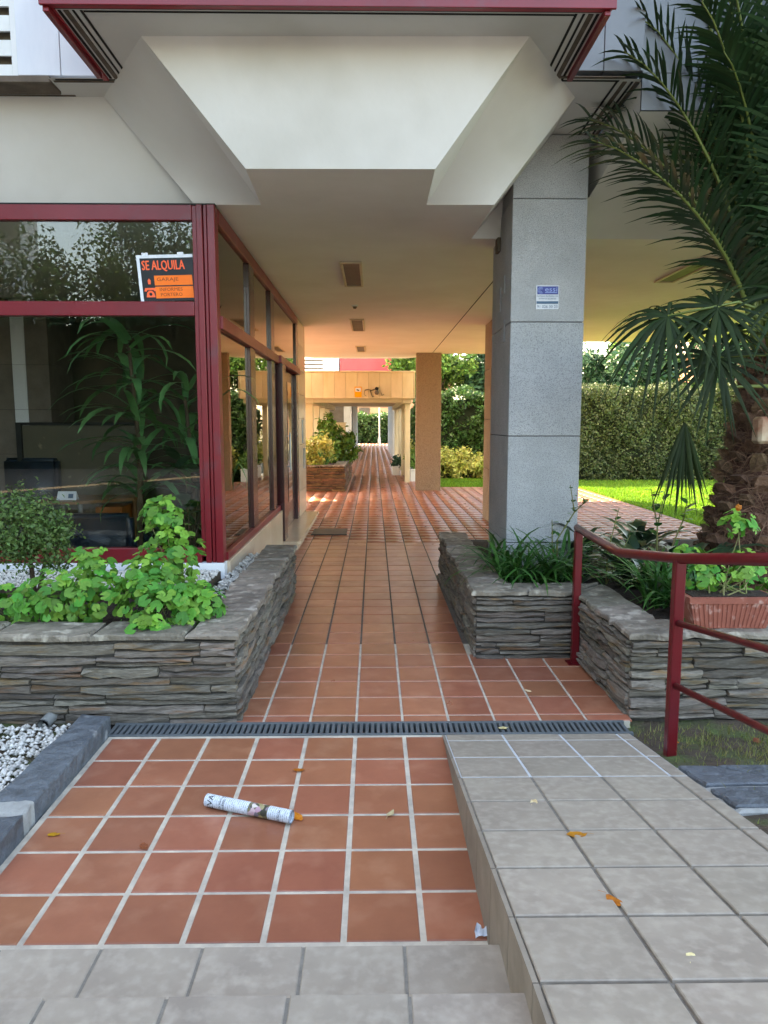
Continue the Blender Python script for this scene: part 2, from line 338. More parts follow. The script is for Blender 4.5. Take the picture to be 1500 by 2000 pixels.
# ================================================================== TERRACOTTA FLOOR
T = .2655; TX0 = -.103; TYN = 2.220; TYF = 4.107; TF = .282
floor = struct('terracotta_floor', B(-1.447, .386, 2.0, 3.835, -.25, -.0035), K['grout'])
def tile_mesh(name, lx, ly, th=.012, bev=.003, mat=None):
    bm = B(-lx/2, lx/2, -ly/2, ly/2, -th, 0); top = [f for f in bm.faces if all(v.co.z > -1e-6 for v in f.verts)]
    bmesh.ops.bevel(bm, geom=list(top[0].edges), offset=bev, segments=1, affect='EDGES')
    bmesh.ops.recalc_face_normals(bm, faces=bm.faces[:]); me = bpy.data.meshes.new(name); bm.to_mesh(me); bm.free(); me.materials.append(mat); return me
_tc = {}
def tile(name, x0, x1, y0, y1, z, parent, mat, tilt=0, rot=None):
    k = (name, round(x1 - x0, 3), round(y1 - y0, 3), mat.name)
    if k not in _tc: _tc[k] = tile_mesh(name, x1 - x0, y1 - y0, mat=mat)
    mw = Matrix.Translation(((x0 + x1) / 2, (y0 + y1) / 2, z)) @ (rot or Matrix.Identity(4))
    return mobj(name, _tc[k], None, parent, mw)
rng = random.Random(11)
def tilt(a=.0022): return Euler((rng.uniform(-a, a), rng.uniform(-a, a), 0)).to_matrix().to_4x4()
def cells(o, p, lo, hi, gap):
    k = math.floor((lo - o) / p)
    while o + k * p < hi - 1e-6:
        a = max(o + k * p + gap / 2, lo); b = min(o + (k + 1) * p - gap / 2, hi)
        if b - a > .02: yield a, b
        k += 1
for x0, x1 in cells(TX0, T, -1.44, .384, .021):
    for y0, y1 in cells(TYN, T, 2.226, 3.832, .0165): tile('tile', x0, x1, y0, y1, rng.uniform(-.0008, .0008), floor, K['terra'], rot=tilt())
# corridor floor beyond the drain
cor = struct('corridor_floor', prism(NB(), [(-.78, 4.01), (1.47, 4.01), (1.44, 5.2), (.74, 5.2), (.74, 5.5), (-.78, 5.5)], -.25, -.0035), K['grout'])
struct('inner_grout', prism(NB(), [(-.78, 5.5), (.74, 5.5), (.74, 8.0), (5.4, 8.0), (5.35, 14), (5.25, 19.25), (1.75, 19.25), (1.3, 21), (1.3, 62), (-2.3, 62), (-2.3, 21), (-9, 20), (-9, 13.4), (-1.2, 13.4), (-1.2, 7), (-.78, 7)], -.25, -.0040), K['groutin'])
def infloor(x, y):
    if y < 5.15: return -.78 < x < 1.46
    if y < 7.95: return -.80 < x < .74 or (y > 7.1 and -1.24 < x < .74)
    if y < 13.4: return -1.24 < x < 5.36
    if y < 19.2: return -7 < x < 5.3
    if y < 21: return -4 < x < 1.6
    return -1.15 < x < 1.15
allt = []
for y0, y1 in cells(TYF, TF, 4.018, 60, .011):
    for x0, x1 in cells(TX0, T, -7, 5.38, .0135):
        cx, cy = (x0 + x1) / 2, (y0 + y1) / 2
        if cy > 42 and not (-1.15 < cx < 1.15): continue
        if infloor(cx, cy): allt.append((x0, x1, y0, y1))
near = [t for t in allt if t[2] < 16 and abs(t[0] / t[2]) < .55][:300]
ns = set(near)
for t in near: tile('tile', *t, rng.uniform(-.0009, .0009), cor, K['terra'], rot=tilt())
V = []; F = []
for t in allt:
    if t in ns: continue
    x0, x1, y0, y1 = t; b = len(V); e = .003; dz = rng.uniform(-.0006, .0006)
    V += [(x0, y0, -.012), (x1, y0, -.012), (x1, y1, -.012), (x0, y1, -.012), (x0+e, y0+e, dz), (x1-e, y0+e, dz), (x1-e, y1-e, dz), (x0+e, y1-e, dz)]
    F += [(b+4, b+5, b+6, b+7)] + [(b+i, b+(i+1) % 4, b+4+(i+1) % 4, b+4+i) for i in range(4)]
K['terra_far'] = pm('terracotta_tile_far', 'a3674d', '935a43', 5, (.22, .36), .06, 60, .004, .13, .006, spec=.5, island=True)
tag(mobj('distant_tiles', nmesh('distant_tiles', V, F), K['terra_far'], cor), kind='stuff')

# ---- steps up to the street
st = struct('entrance_steps', B(-2.6, .386, 1.66, 2.012, -.2, .1465), K['grout_d'])
obj('tread_bed', B(-2.6, .386, 1.26, 1.655, -.2, .2865), K['grout_d'], st)
for z, ya, yb, off in ((.15, 1.662, 2.014, .089), (.29, 1.29, 1.662, .086)):
    for x0, x1 in cells(off, .3, -2.6, .384, .009):
        tile('step_tile', x0, x1, ya + .004, yb, z, st, K['grey_tile'], rot=tilt())
    for x0, x1 in cells(off, .3, -2.6, .384, .012):     # riser tiles facing the building
        obj('riser_tile', B(x0, x1, yb - .012, yb - .002, z - .15, z - .013), K['grey_tile'], st)
# ---- ramp
bm = NB(); YR = [3.835, 3.1]; prof = [(3.80, 0), (1.28, .433)]
def ramp_prism(y0, y1, mat, dz):
    bm = NB(); x0, x1 = .388, 1.407
    a = [(y0, rz(y0) + dz), (y1, rz(y1) + dz), (y1, -.2), (y0, -.2)]
    l = [bm.verts.new((x0, y, z)) for y, z in a]; r = [bm.verts.new((x1, y, z)) for y, z in a]
    bm.faces.new(l); bm.faces.new(r[::-1])
    for i in range(4): bm.faces.new((l[i], l[(i+1) % 4], r[(i+1) % 4], r[i]))
    return bm
ramp = struct('ramp', ramp_prism(3.10, 1.28, K['grout_d'], -.0035), K['grout_d'])
obj('white_grout', ramp_prism(3.835, 3.102, K['grout_w'], -.0030), K['grout_w'], ramp)
rm = Matrix.Rotation(math.atan(-SL), 4, 'X')
for x0, x1 in cells(.386, .315, .386, 1.405, .012):
    for y0, y1 in cells(3.10, .305, 1.28, 3.834, .010):
        yc = (y0 + y1) / 2
        r_ = rm if yc < Y0R else Matrix.Identity(4)
        tile('ramp_tile', x0, x1, y0, y1, rz(yc), ramp, K['grey_tile'], rot=r_ @ tilt(.0012))
for i, (y0, y1) in enumerate(cells(3.10, .305, 1.28, 3.835, .005)):       # side cladding of the ramp
    bm = NB(); x = .3845
    a = [(y0, -.02), (y1, -.02), (y1, rz(y1) - .002), (y0, rz(y0) - .002)]
    l = [bm.verts.new((x - .012, y, z)) for y, z in a]; r = [bm.verts.new((x + .002, y, z)) for y, z in a]
    bm.faces.new(l); bm.faces.new(r[::-1])
    for k in range(4): bm.faces.new((l[k], l[(k+1) % 4], r[(k+1) % 4], r[k]))
    obj('side_panel', bm, K['ramp_side'], ramp)
# ---- drain grate
dr = thing('drain_grate', (0, 3.92, 0), 'long grey slotted drain grate running across the tiled floor', 'drain')
obj('channel', B(-1.47, 1.43, 3.838, 4.012, -.14, -.05), K['black'], dr)
obj('edge_rail', B(-1.47, 1.43, 3.838, 3.858, -.05, .003, .002), K['grid'], dr)
obj('edge_rail', B(-1.47, 1.43, 3.992, 4.012, -.05, .003, .002), K['grid'], dr)
bm = NB(); x = -1.468
bme = None
def grate_bar(): return B(-.0095, .0095, -.066, .066, -.02, .001, .002)
gm = bpy.data.meshes.new('bar'); b_ = grate_bar(); bmesh.ops.recalc_face_normals(b_, faces=b_.faces[:]); b_.to_mesh(gm); b_.free(); gm.materials.append(K['grid'])
while x < 1.425:
    mobj('bar', gm, None, dr, Matrix.Translation((x + .0095, 3.925, 0)) @ Matrix.Shear('XY', 4, (.0, 0)))
    x += .0315

# ================================================================== PLANTERS
def stone_mesh(L, h, d, rg_, name='stone'):
    """slate block: local x along wall 0..L, y outwards 0..d, z 0..h"""
    n = max(2, min(5, int(L / .08))); bm = NB(); rows = []
    zj = min(h * .26, .016); et = (rg_.uniform(.72, 1.0), rg_.uniform(.72, 1.0))
    for k, (yy, zz) in enumerate(((-.05, 0), (d - .002, 0), (d, h * .5), (d - .002, h), (-.05, h))):
        r = []
        for i in range(n + 1):
            x = L * i / n + (rg_.uniform(-.01, .01) if 0 < i < n else rg_.uniform(-.004, .004))
            y = yy + (rg_.uniform(-.011, .007) if k in (1, 2, 3) else 0)
            z = zz + (rg_.uniform(-zj, zj * .6) if k in (3, 4) else rg_.uniform(-zj * .4, zj * .7) if k in (0, 1) else rg_.uniform(-zj, zj))
            if i in (0, n): z = h * .5 + (z - h * .5) * et[i > 0]
            if k in (1, 3) and i in (0, n): y -= .010
            r.append(bm.verts.new((x, y, z)))
        rows.append(r)
    for a, b in zip(rows[:-1], rows[1:]):
        for i in range(n): bm.faces.new((a[i], a[i+1], b[i+1], b[i]))
    for i in (0, n): bm.faces.new([r[i] for r in rows])
    bmesh.ops.recalc_face_normals(bm, faces=bm.faces[:])
    me = bpy.data.meshes.new(name); bm.to_mesh(me); bm.free(); me.materials.append(K['slate']); return me
def stone_wall(parent, o, dirv, nrm, length, z0, z1, seed, hs=(.028, .085), ls=(.14, .5), d=.022):
    rg_ = random.Random(seed); o = Vector(o); dirv = Vector(dirv).normalized(); nrm = Vector(nrm).normalized()
    z = z0
    while z < z1 - .012:
        h = rg_.choice((rg_.uniform(*hs), rg_.uniform(hs[0], (hs[0] + hs[1]) / 2)))
        if z1 - (z + h) < .025: h = z1 - z
        x = -rg_.uniform(0, .1)
        while x < length - .01:
            L = rg_.uniform(*ls)
            if length - (x + L) < .10: L = length - x
            xs = max(x, 0); LL = x + L - xs
            if LL > .03:
                parts = [(0, h)] if h < .05 or rg_.random() < .5 else [(0, h * .45), (h * .45, h * .55)]
                for dz, hh in parts:
                    g_ = .0075
                    me = stone_mesh(LL - g_, max(hh - g_, .012), d + rg_.uniform(-.012, .018), rg_)
                    mw = Matrix(((dirv.x, nrm.x, 0, 0), (dirv.y, nrm.y, 0, 0), (0, 0, 1, 0), (0, 0, 0, 1)))
                    p = o + dirv * xs; mw.translation = (p.x, p.y, z + dz + rg_.uniform(-.003, .003))
                    mobj('stone', me, None, parent, mw)
            x += L
        z += h
def cap_run(parent, pts_in, pts_out, z, seed, th=.034, ln=(.35, .62), mat='slate_top'):
    """irregular flagstones along a strip between two polylines"""
    rg_ = random.Random(seed); A = [Vector((*p, 0)) for p in pts_in]; Bv = [Vector((*p, 0)) for p in pts_out]
    Ltot = (A[1] - A[0]).length; t = 0
    while t < 1 - 1e-4:
        dt = rg_.uniform(*ln) / Ltot
        if 1 - (t + dt) < .22 / Ltot: dt = 1 - t
        t1 = t + dt; g_ = .004 / Ltot; bm = NB(); ring = []
        m = 5; s0 = rg_.uniform(-.02, .02) / Ltot if t > 0 else 0; s1 = rg_.uniform(-.02, .02) / Ltot if t1 < 1 else 0
        for i in range(m + 1): ring.append(A[0].lerp(A[1], t + g_ + (dt - 2 * g_) * i / m) )
        for i in range(m, -1, -1): ring.append(Bv[0].lerp(Bv[1], t + g_ + (dt - 2 * g_) * i / m))
        ring = [p + Vector((rg_.uniform(-.018, .014), rg_.uniform(-.018, .018), 0)) for p in ring]
        n = len(ring); cen = sum(ring, Vector()) / n
        bo = [bm.verts.new((p.x, p.y, z - th + rg_.uniform(-.006, .006))) for p in ring]
        mi = [bm.verts.new((p.x, p.y, z - .010 + rg_.uniform(-.008, .004))) for p in ring]
        to = [bm.verts.new((p.x + (cen.x - p.x) * .06, p.y + (cen.y - p.y) * .06, z + rg_.uniform(-.008, .005))) for p in ring]
        bm.faces.new(bo[::-1])
        for a, b in ((bo, mi), (mi, to)):
            for i in range(n): bm.faces.new((a[i], a[(i+1) % n], b[(i+1) % n], b[i]))
        for i in range(m): bm.faces.new((to[i], to[i+1], to[n-2-i], to[n-1-i]))
        obj('cap_stone', bm, K[mat], parent); t = t1

# left planter
lp = thing('stone_planter', (-1.9, 4.1, 0), 'slate stone planter in front of the red framed shop window', 'planter')
obj('core', prism(NB(), [(-3.6, 4.03), (-.79, 4.03), (-.79, 7.06), (-1.02, 7.06), (-1.02, 4.28), (-3.6, 4.28)], -.1, .475), K['mortar'], lp)
stone_wall(lp, (-3.6, 4.03, 0), (1, 0, 0), (0, -1, 0), 2.82, -.01, .475, 21, (.045, .125), (.22, .8), .028)
stone_wall(lp, (-.79, 4.03, 0), (0, 1, 0), (1, 0, 0), 3.05, -.01, .475, 22, (.03, .085), (.2, .7), .020)
cap_run(lp, [(-3.6, 4.0), (-1.06, 4.0)], [(-3.6, 4.30), (-1.06, 4.30)], .52, 5)
cap_run(lp, [(-.755, 4.0), (-.755, 7.08)], [(-1.05, 4.0), (-1.05, 7.08)], .52, 6)
obj('soil', prism(NB(), [(-3.6, 4.27), (-1.01, 4.27), (-1.01, 7.05), (-1.25, 7.05), (-1.25, 6.0), (-3.6, 6.0)], .1, .42), K['soil'], lp)
obj('gravel_strip', B(-3.6, -1.26, 5.3, 5.935, .42, .485), K['soil_g'], lp)
# right planter, stepped outline
rp_ = thing('stone_planter', (1.6, 5.0, 0), 'stepped slate stone planter around the granite column and palm', 'planter')
core = [(.74, 5.16), (1.46, 5.16), (1.49, 4.09), (5.2, 4.09), (5.2, 4.34), (1.74, 4.34), (1.72, 5.42), (1.0, 5.42), (1.0, 8.0), (.74, 8.0)]
obj('core', prism(NB(), core, -.1, .455), K['mortar'], rp_)
stone_wall(rp_, (.74, 5.16, 0), (1, 0, 0), (0, -1, 0), .70, -.01, .455, 31, (.035, .085), (.2, .7), .024)
stone_wall(rp_, (1.462, 5.14, 0), (.02, -1, 0), (-1, -.02, 0), 1.05, -.01, .455, 32, (.03, .08), (.2, .6), .022)
stone_wall(rp_, (1.485, 4.09, 0), (1, 0, 0), (0, -1, 0), 3.7, -.01, .455, 33, (.035, .10), (.16, .6), .026)
stone_wall(rp_, (.74, 8.0, 0), (0, -1, 0), (-1, 0, 0), 2.84, -.01, .455, 34, (.03, .085), (.25, .8), .018)
cap_run(rp_, [(.71, 8.0), (.71, 5.42)], [(1.0, 8.0), (1.0, 5.42)], .50, 7)
cap_run(rp_, [(.71, 5.13), (1.44, 5.13)], [(.71, 5.42), (1.72, 5.42)], .50, 8)
cap_run(rp_, [(1.445, 5.12), (1.455, 4.36)], [(1.735, 5.41), (1.75, 4.36)], .50, 9)
cap_run(rp_, [(1.455, 4.055), (5.2, 4.055)], [(1.455, 4.355), (5.2, 4.355)], .50, 10)
stone_wall(rp_, (5.2, 8.0, 0), (-1, 0, 0), (0, 1, 0), 4.4, -.01, .40, 35, (.05, .09), (.4, .9), .02)
obj('core', B(1.0, 5.2, 7.8, 8.0, -.1, .41), K['mortar'], rp_)
obj('soil', prism(NB(), [(1.0, 5.4), (1.72, 5.4), (1.74, 4.33), (5.2, 4.33), (5.2, 7.8), (1.0, 7.8)], .1, .42), K['soil'], rp_)
# far planter under the walkway edge
fp = thing('stone_planter', (-1.2, 18.1, 0), 'low brown stone planter at the far end of the tiled corridor', 'planter')
obj('core', B(-2.6, -.73, 18.13, 23.5, -.1, .56), K['mortar'], fp)
K['slate_b'] = pm('brown_split_slate', '7d5e44', '553c2a', 9, (.65, .85), .8, 26, .02, .3, .02, stretch=(1, 1, 4))
n0 = len(bpy.data.objects)
stone_wall(fp, (-2.6, 18.13, 0), (1, 0, 0), (0, -1, 0), 1.88, -.01, .60, 41, (.05, .10), (.3, .8), .025)
stone_wall(fp, (-.73, 18.13, 0), (0, 1, 0), (1, 0, 0), 5.3, -.01, .60, 42, (.07, .12), (.5, 1.1), .025)
for c in fp.children:
    if c.name.startswith('stone'): c.data.materials[0] = K['slate_b']
cap_run(fp, [(-.70, 18.1), (-.70, 23.5)], [(-1.0, 18.1), (-1.0, 23.5)], .65, 12, ln=(.7, 1.1))
cap_run(fp, [(-2.6, 18.1), (-1.0, 18.1)], [(-2.6, 18.4), (-1.0, 18.4)], .65, 13, ln=(.7, 1.0))
obj('soil', B(-2.6, -1.0, 18.4, 23.5, .56, .60), K['soil'], fp)

# blue slate kerb at the left edge, gravel and drain pipe
kb = thing('slate_kerb', (-1.6, 3, 0), 'low blue slate kerb between white gravel and terracotta tiles', 'kerb')
def slab(parent, pts, z0, z1, seed, mat='slate_blue', name='slab', tiltx=0):
    rg_ = random.Random(seed); bm = NB(); ring = []
    for i, p in enumerate(pts):
        q = pts[(i+1) % len(pts)]
        for k in range(4):
            t_ = k / 4; ring.append((p[0] + (q[0]-p[0]) * t_ + rg_.uniform(-.008, .008), p[1] + (q[1]-p[1]) * t_ + rg_.uniform(-.008, .008)))
    cx = sum(p[0] for p in ring) / len(ring); cy = sum(p[1] for p in ring) / len(ring); n = len(ring)
    zf = lambda y: (rz(y) if tiltx else 0)
    lo = [bm.verts.new((x, y, z0 + zf(y))) for x, y in ring]
    mi = [bm.verts.new((x, y, z1 - .006 + zf(y) + rg_.uniform(-.004, .002))) for x, y in ring]
    to = [bm.verts.new((x + (cx-x) * .05, y + (cy-y) * .05, z1 + zf(y) + rg_.uniform(-.003, .003))) for x, y in ring]
    for a, b in ((lo, mi), (mi, to)):
        for i in range(n): bm.faces.new((a[i], a[(i+1) % n], b[(i+1) % n], b[i]))
    bm.faces.new(to); bm.faces.new(lo[::-1]); bmesh.ops.triangulate(bm, faces=[f for f in bm.faces if len(f.verts) > 4])
    return obj(name, bm, K[mat], parent)
slab(kb, [(-1.45, 2.98), (-1.45, 3.90), (-1.62, 3.92), (-1.645, 2.99)], -.1, .095, 1)
slab(kb, [(-1.45, 2.02), (-1.45, 2.86), (-1.645, 2.84), (-1.66, 2.02)], -.1, .10, 2)
slab(kb, [(-1.455, 2.85), (-1.455, 2.99), (-1.64, 3.0), (-1.64, 2.83)], -.1, .088, 3, 'mortar_l', 'mortar_joint')
struct('gravel_bed', B(-4, -1.6, 1.9, 4.1, -.3, .0), K['soil_g'])
rg = np.random.default_rng(9); n = 5200
def pebbles(name, P, r, rng, label):
    base = np.array([(1, 0, 0), (-1, 0, 0), (0, 1, 0), (0, -1, 0), (0, 0, 1), (0, 0, -1)], float)
    fc = np.array([(0, 2, 4), (2, 1, 4), (1, 3, 4), (3, 0, 4), (2, 0, 5), (1, 2, 5), (3, 1, 5), (0, 3, 5)])
    n = len(P); S = r * (.5 + rng.random((n, 1, 3)) * 1.0); S[..., 2] *= .7; a = rng.random(n) * 6.28
    Q = base[None] * S; c, s = np.cos(a)[:, None], np.sin(a)[:, None]
    Q = np.stack([Q[..., 0] * c - Q[..., 1] * s, Q[..., 0] * s + Q[..., 1] * c, Q[..., 2]], -1) + P[:, None]
    me = nmesh(name, Q.reshape(-1, 3), (fc[None] + (np.arange(n) * 6)[:, None, None]).reshape(-1, 3))
    for p in me.polygons: p.use_smooth = True
    return tag(mobj(name, me, K['pebble']), label, 'gravel', kind='stuff')
pebbles('gravel', np.stack([-3.0 + rg.random(n) * 1.36, 2.0 + rg.random(n) * 1.95, .004 + rg.random(n) * .02], 1), .016, rg, 'white gravel beside the slate kerb')
n = 2600
pebbles('window_gravel', np.stack([-3.0 + rg.random(n) * 1.74, 5.3 + rg.random(n) * .63, .488 + rg.random(n) * .012], 1), .015, rg, 'pale pebble strip below the shop window')
n = 700
pebbles('planter_gravel', np.stack([-1.23 + rg.random(n) * .2, 5.2 + rg.random(n) * 1.8, .425 + rg.random(n) * .02], 1), .016, rg, 'pale pebbles along the back of the left planter')
pp = thing('drain_pipe', (-1.8, 3.92, .05), 'short grey pipe end sticking out below the left planter', 'pipe')
bm = NB(); tube(bm, [(-1.83, 4.03, .045), (-1.83, 3.90, .04)], .033, 14, False); tube(bm, [(-1.83, 4.03, .045), (-1.83, 3.90, .04)], .027, 14, False); obj('pipe_wall', bm, K['pvc'], pp, True)
tube_b = tube(NB(), [(-1.83, 4.0, .044), (-1.83, 3.95, .042)], .027, 14); obj('pipe_inside', tube_b, K['black'], pp)
# slate stepping slabs right of the ramp
sp = thing('slate_paving', (1.9, 3.0, .1), 'blue slate paving slabs with pale joints in the soil right of ramp', 'paving')
slab(sp, [(1.43, 3.30), (2.6, 3.30), (2.6, 2.72), (1.43, 2.72)], -.12, -.022, 4, 'mortar_l', 'mortar_joint', 1)
for i, pts in enumerate(([(1.44, 3.28), (1.60, 3.28), (1.86, 3.02), (1.44, 3.0)], [(1.63, 3.28), (2.55, 3.28), (2.5, 3.0), (1.88, 3.02)], [(1.44, 2.97), (1.84, 2.99), (1.9, 2.74), (1.44, 2.74)], [(1.88, 2.99), (2.5, 2.97), (2.5, 2.74), (1.93, 2.74)])):
    slab(sp, pts, -.1, -.008, 50 + i, tiltx=1)

# ================================================================== BUILDING
bd = thing('apartment_building', (0, 8, 0), 'white apartment block with open tiled passage, red balcony and coffered soffit', 'building')
ZC, ZS = 3.4, 4.1
# soffit (higher slab), with stepped outline
A_, B_, C_, D_, E_, G_, G2 = (-12, 5.86), (-2.0, 5.80), (-1.453, 4.93), (.981, 4.90), (1.50, 5.76), (1.50, 6.80), (9, 6.80)
bm = NB()
poly(bm, [(x, y, ZS) for x, y in [(-12, 5.72), (-2.28, 5.72), (-2.28, 5.50), (-1.91, 5.50), (-1.91, 4.58), (1.40, 4.58), (1.40, 5.46), (1.89, 5.46), (1.89, 6.80), G_, E_, D_, C_, B_, A_]])
tri(bm); obj('balcony_soffit', bm, K['plaster'], bd)
a_, b_, b1, c1, c2, d1, d2, e_, g_, g2 = (-12, 6.2), (-1.40, 6.2), (-1.407, 6.03), (-.862, 5.2), (-.884, 6.03), (.418, 5.19), (.418, 6.01), (.95, 6.0), (.912, 7.07), (9, 7.07)
up3 = lambda p: (p[0], p[1], ZS); dn3 = lambda p: (p[0], p[1], ZC)
def face(name, top, bot, mat='plaster'):
    bm = NB(); poly(bm, [up3(p) for p in top] + [dn3(p) for p in bot]); tri(bm); return obj(name, bm, K[mat], bd)
face('sloped_panel', [C_, D_], [d1, c1])
face('sloped_panel', [A_, B_], [b_, a_])
def patch(name, p00, p10, p11, p01, n=10):
    bm = NB(); p00, p10, p11, p01 = [Vector(p) for p in (p00, p10, p11, p01)]; g = {}
    for i in range(n + 1):
        for j in range(n + 1): g[i, j] = bm.verts.new(p00.lerp(p10, i / n).lerp(p01.lerp(p11, i / n), j / n))
    for i in range(n):
        for j in range(n): bm.faces.new((g[i, j], g[i+1, j], g[i+1, j+1], g[i, j+1]))
    return obj(name, bm, K['plaster'], bd, True)
patch('beam_underside', up3(B_), up3(C_), dn3(c2), dn3(b1)); patch('beam_underside', up3(D_), up3(E_), dn3(e_), dn3(d2))
face('beam_side', [C_], [c1, c2]); face('beam_side', [D_], [d1, d2]); face('beam_side', [B_], [b1, b_])
face('beam_side', [E_, G_], [g_, e_])
face('sloped_panel', [G_, (1.9, 6.80)], [(1.9, 7.07), g_])
bm = NB(); poly(bm, [(1.90, 5.5, 3.90), (1.90, 7.07, ZC), (1.90, 7.07, ZS), (1.90, 5.5, ZS)]); obj('slab_side', bm, K['plaster'], bd)
bm = NB(); poly(bm, [(1.81, 7.07, ZC), (9, 7.07, ZC), (9, 6.46, 3.594), (1.81, 6.46, 3.594)]); obj('right_soffit', bm, K['plaster'], bd)
bm = NB(); poly(bm, [(1.83, 6.461, 3.5935), (9, 6.461, 3.5935), (9, 5.5, 3.90), (1.905, 5.5, 3.90)]); obj('right_soffit', bm, K['plaster'], bd)
obj('right_slab', prism(NB(), [(1.905, 5.49), (9, 5.49), (9, 6.69), (1.905, 6.69)], 3.905, 4.15), K['greypanel'], bd)  # grey instead of white, imitating shade in the right bay
obj('darkening_panel', B(1.905, 9, 5.49, 5.55, 4.152, 5.3, .004), K['greypanel'], bd)  # grey panel added to darken the bright wall behind the palm
# ceiling
bm = NB()
cp = [a_, b_, b1, c2, c1, d1, d2, e_, g_, g2, (9, 15.86), (4.2, 15.86), (3.6, 18.6), (1.75, 18.6), (1.3, 19.4), (.9, 19.9), (-1.6, 19.9), (-2.1, 18.8), (-6.0, 18.8), (-6.0, 13.6), (-12, 13.6)]
poly(bm, [(x, y, ZC) for x, y in cp]); tri(bm); obj('ceiling', bm, K['ceil'], bd)
bm = NB()
for p, q in zip(cp[9:], cp[10:]):
    poly(bm, [(p[0], p[1], ZC), (q[0], q[1], ZC), (q[0], q[1], ZS), (p[0], p[1], ZS)])
obj('rear_edge', bm, K['cream'], bd)
obj('rear_terrace', prism(NB(), [(-5.9, 13.45), (9, 13.45), (9, 15.8), (4.2, 15.8), (3.6, 18.5), (-5.9, 18.7)], ZS - .05, ZS + .01), K['plaster'], bd)
obj('ceiling_joint', B(1.445, 1.457, 7.5, 18.4, ZC - .003, ZC + .02), K['groove'], bd)
# upper storeys (solid mass with facade)
obj('upper_storeys', prism(NB(), [(-12, 5.90), (-2.2, 5.90), (-2.2, 5.6), (1.85, 5.6), (1.85, 6.7), (9, 6.7), (9, 13.5), (-12, 13.5)], ZS + .012, 22), K['whitewall'], bd)
# facade cladding slabs at the left, with louvred shutters
for k, (x0, x1) in enumerate(((-2.51, -2.21), (-2.205, -1.95))):
    obj('cladding_panel', B(x0, x1, 5.545, 5.60, 4.135, 5.9, .003), K['whitewall'], bd)
for i, z in enumerate(np.arange(4.20, 6.0, .165)):
    bm = NB(); bar(bm, (-4.6, 5.66, z), (-2.557, 5.66, z), .02, .105); obj('louvre_slat', bm, K['white'], bd)
obj('soffit_trim', B(-4.6, -2.285, 5.535, 5.735, 4.085, 4.13, .004), K['trim'], bd)
obj('louvre_post', B(-2.555, -2.512, 5.56, 5.72, 4.135, 6.0, .003), K['white'], bd)
obj('louvre_backing', B(-4.6, -2.555, 5.72, 5.90, 4.12, 6.0), K['interior'], bd)
# grey clad corner at the right
obj('corner_cladding', B(1.41, 1.60, 5.40, 5.59, 4.125, 7.2, .003), K['greypanel'], bd)
obj('corner_cladding', B(1.603, 1.88, 5.40, 6.45, 4.125, 7.2, .003), K['greypanel'], bd)
# red balcony parapet
obj('parapet', B(-1.90, 1.395, 4.555, 4.60, 4.085, 5.15, .004), K['redpar'], bd)
obj('parapet', B(-1.90, -1.86, 4.602, 5.52, 4.088, 5.15, .004), K['redpar'], bd)
obj('parapet', B(1.355, 1.395, 4.602, 5.40, 4.088, 5.15, .004), K['redpar'], bd)
obj('edge_rail', B(-1.915, 1.41, 4.535, 4.554, 4.075, 4.13, .003), K['red'], bd)
for x in (-1.885, 1.365): obj('edge_rail', B(x - .018, x + .018, 4.56, 5.40, 4.05, 4.084, .003), K['red'], bd)
# drip grooves and wooden trims under the slab edge
def strip(x0, x1, y0, y1, mat='trim', h=.012): obj('soffit_trim', B(x0, x1, y0, y1, ZS - h, ZS - .001), K[mat], bd)
strip(-1.86, 1.35, 4.60, 4.625, 'groove', .004); strip(-1.70, 1.20, 4.645, 4.66, 'groove', .004)
for s, xe in ((1, -1.85), (-1, 1.34)):
    for k, (o_, w_) in enumerate(((.0, .018), (.035, .03), (.085, .014), (.13, .016))):
        xa, xb = sorted((xe + s * o_, xe + s * (o_ + w_))); strip(xa, xb, 4.64, 5.5, 'groove' if k != 1 else 'trim', .004 + .003 * (k == 1))
strip(-2.24, -1.72, 5.515, 5.53, 'groove', .004); strip(-2.26, -1.73, 5.44 + .1, 5.56, 'trim', .006); strip(-4, -2.32, 5.735, 5.755, 'groove', .004); strip(-4, -2.2, 5.77, 5.785, 'trim', .006)
strip(1.21, 1.74, 5.48, 5.50, 'groove', .004); strip(1.24, 1.76, 5.42, 5.45, 'trim', .006)
for xa, xb, m_ in ((1.72, 1.735, 'groove'), (1.77, 1.80, 'trim'), (1.83, 1.845, 'groove'), (1.86, 1.885, 'trim')): strip(xa, xb, 5.50, 6.46, m_, .006)
# granite columns: each course a panel
def column(x0, x1, y0, y1, z0, z1, mat, zs, name='column'):
    c = obj(name, B(x0 + .012, x1 - .012, y0 + .012, y1 - .012, z0, z1), K['groove'], bd)
    zz = [z0] + [z for z in zs if z0 < z < z1] + [z1]
    for a, b in zip(zz[:-1], zz[1:]):
        j = rng.uniform(-.002, .002)
        obj('stone_block', B(x0 + j, x1 + j, y0 + j, y1, a + .003, b - .003, .005), K[mat], c)
    return c
cc = column(1.18, 1.815, 6.45, 7.45, .3, ZS - .002, 'col', [.63, 1.58, 2.56, 3.58])
for y, z, h in ((6.75, 2.85, .16), (6.95, 2.72, .22), (6.72, 2.42, .2)):
    bm = NB(); obj('junction_plate', box(bm, 1.172, 1.180, y, y + .12, z, z + h, .003), K['col'], cc)
column(1.96, 2.58, 12.3, 13.1, -.05, ZC - .002, 'colb', [.9, 1.75, 2.6])
column(1.05, 1.67, 18.3, 18.55, -.05, ZC - .002, 'colb', [])
# small dark conduit at the top of the big column
obj('conduit_box', B(1.145, 1.176, 7.0, 7.12, 3.27, ZC - .003, .004), K['interior'], bd)

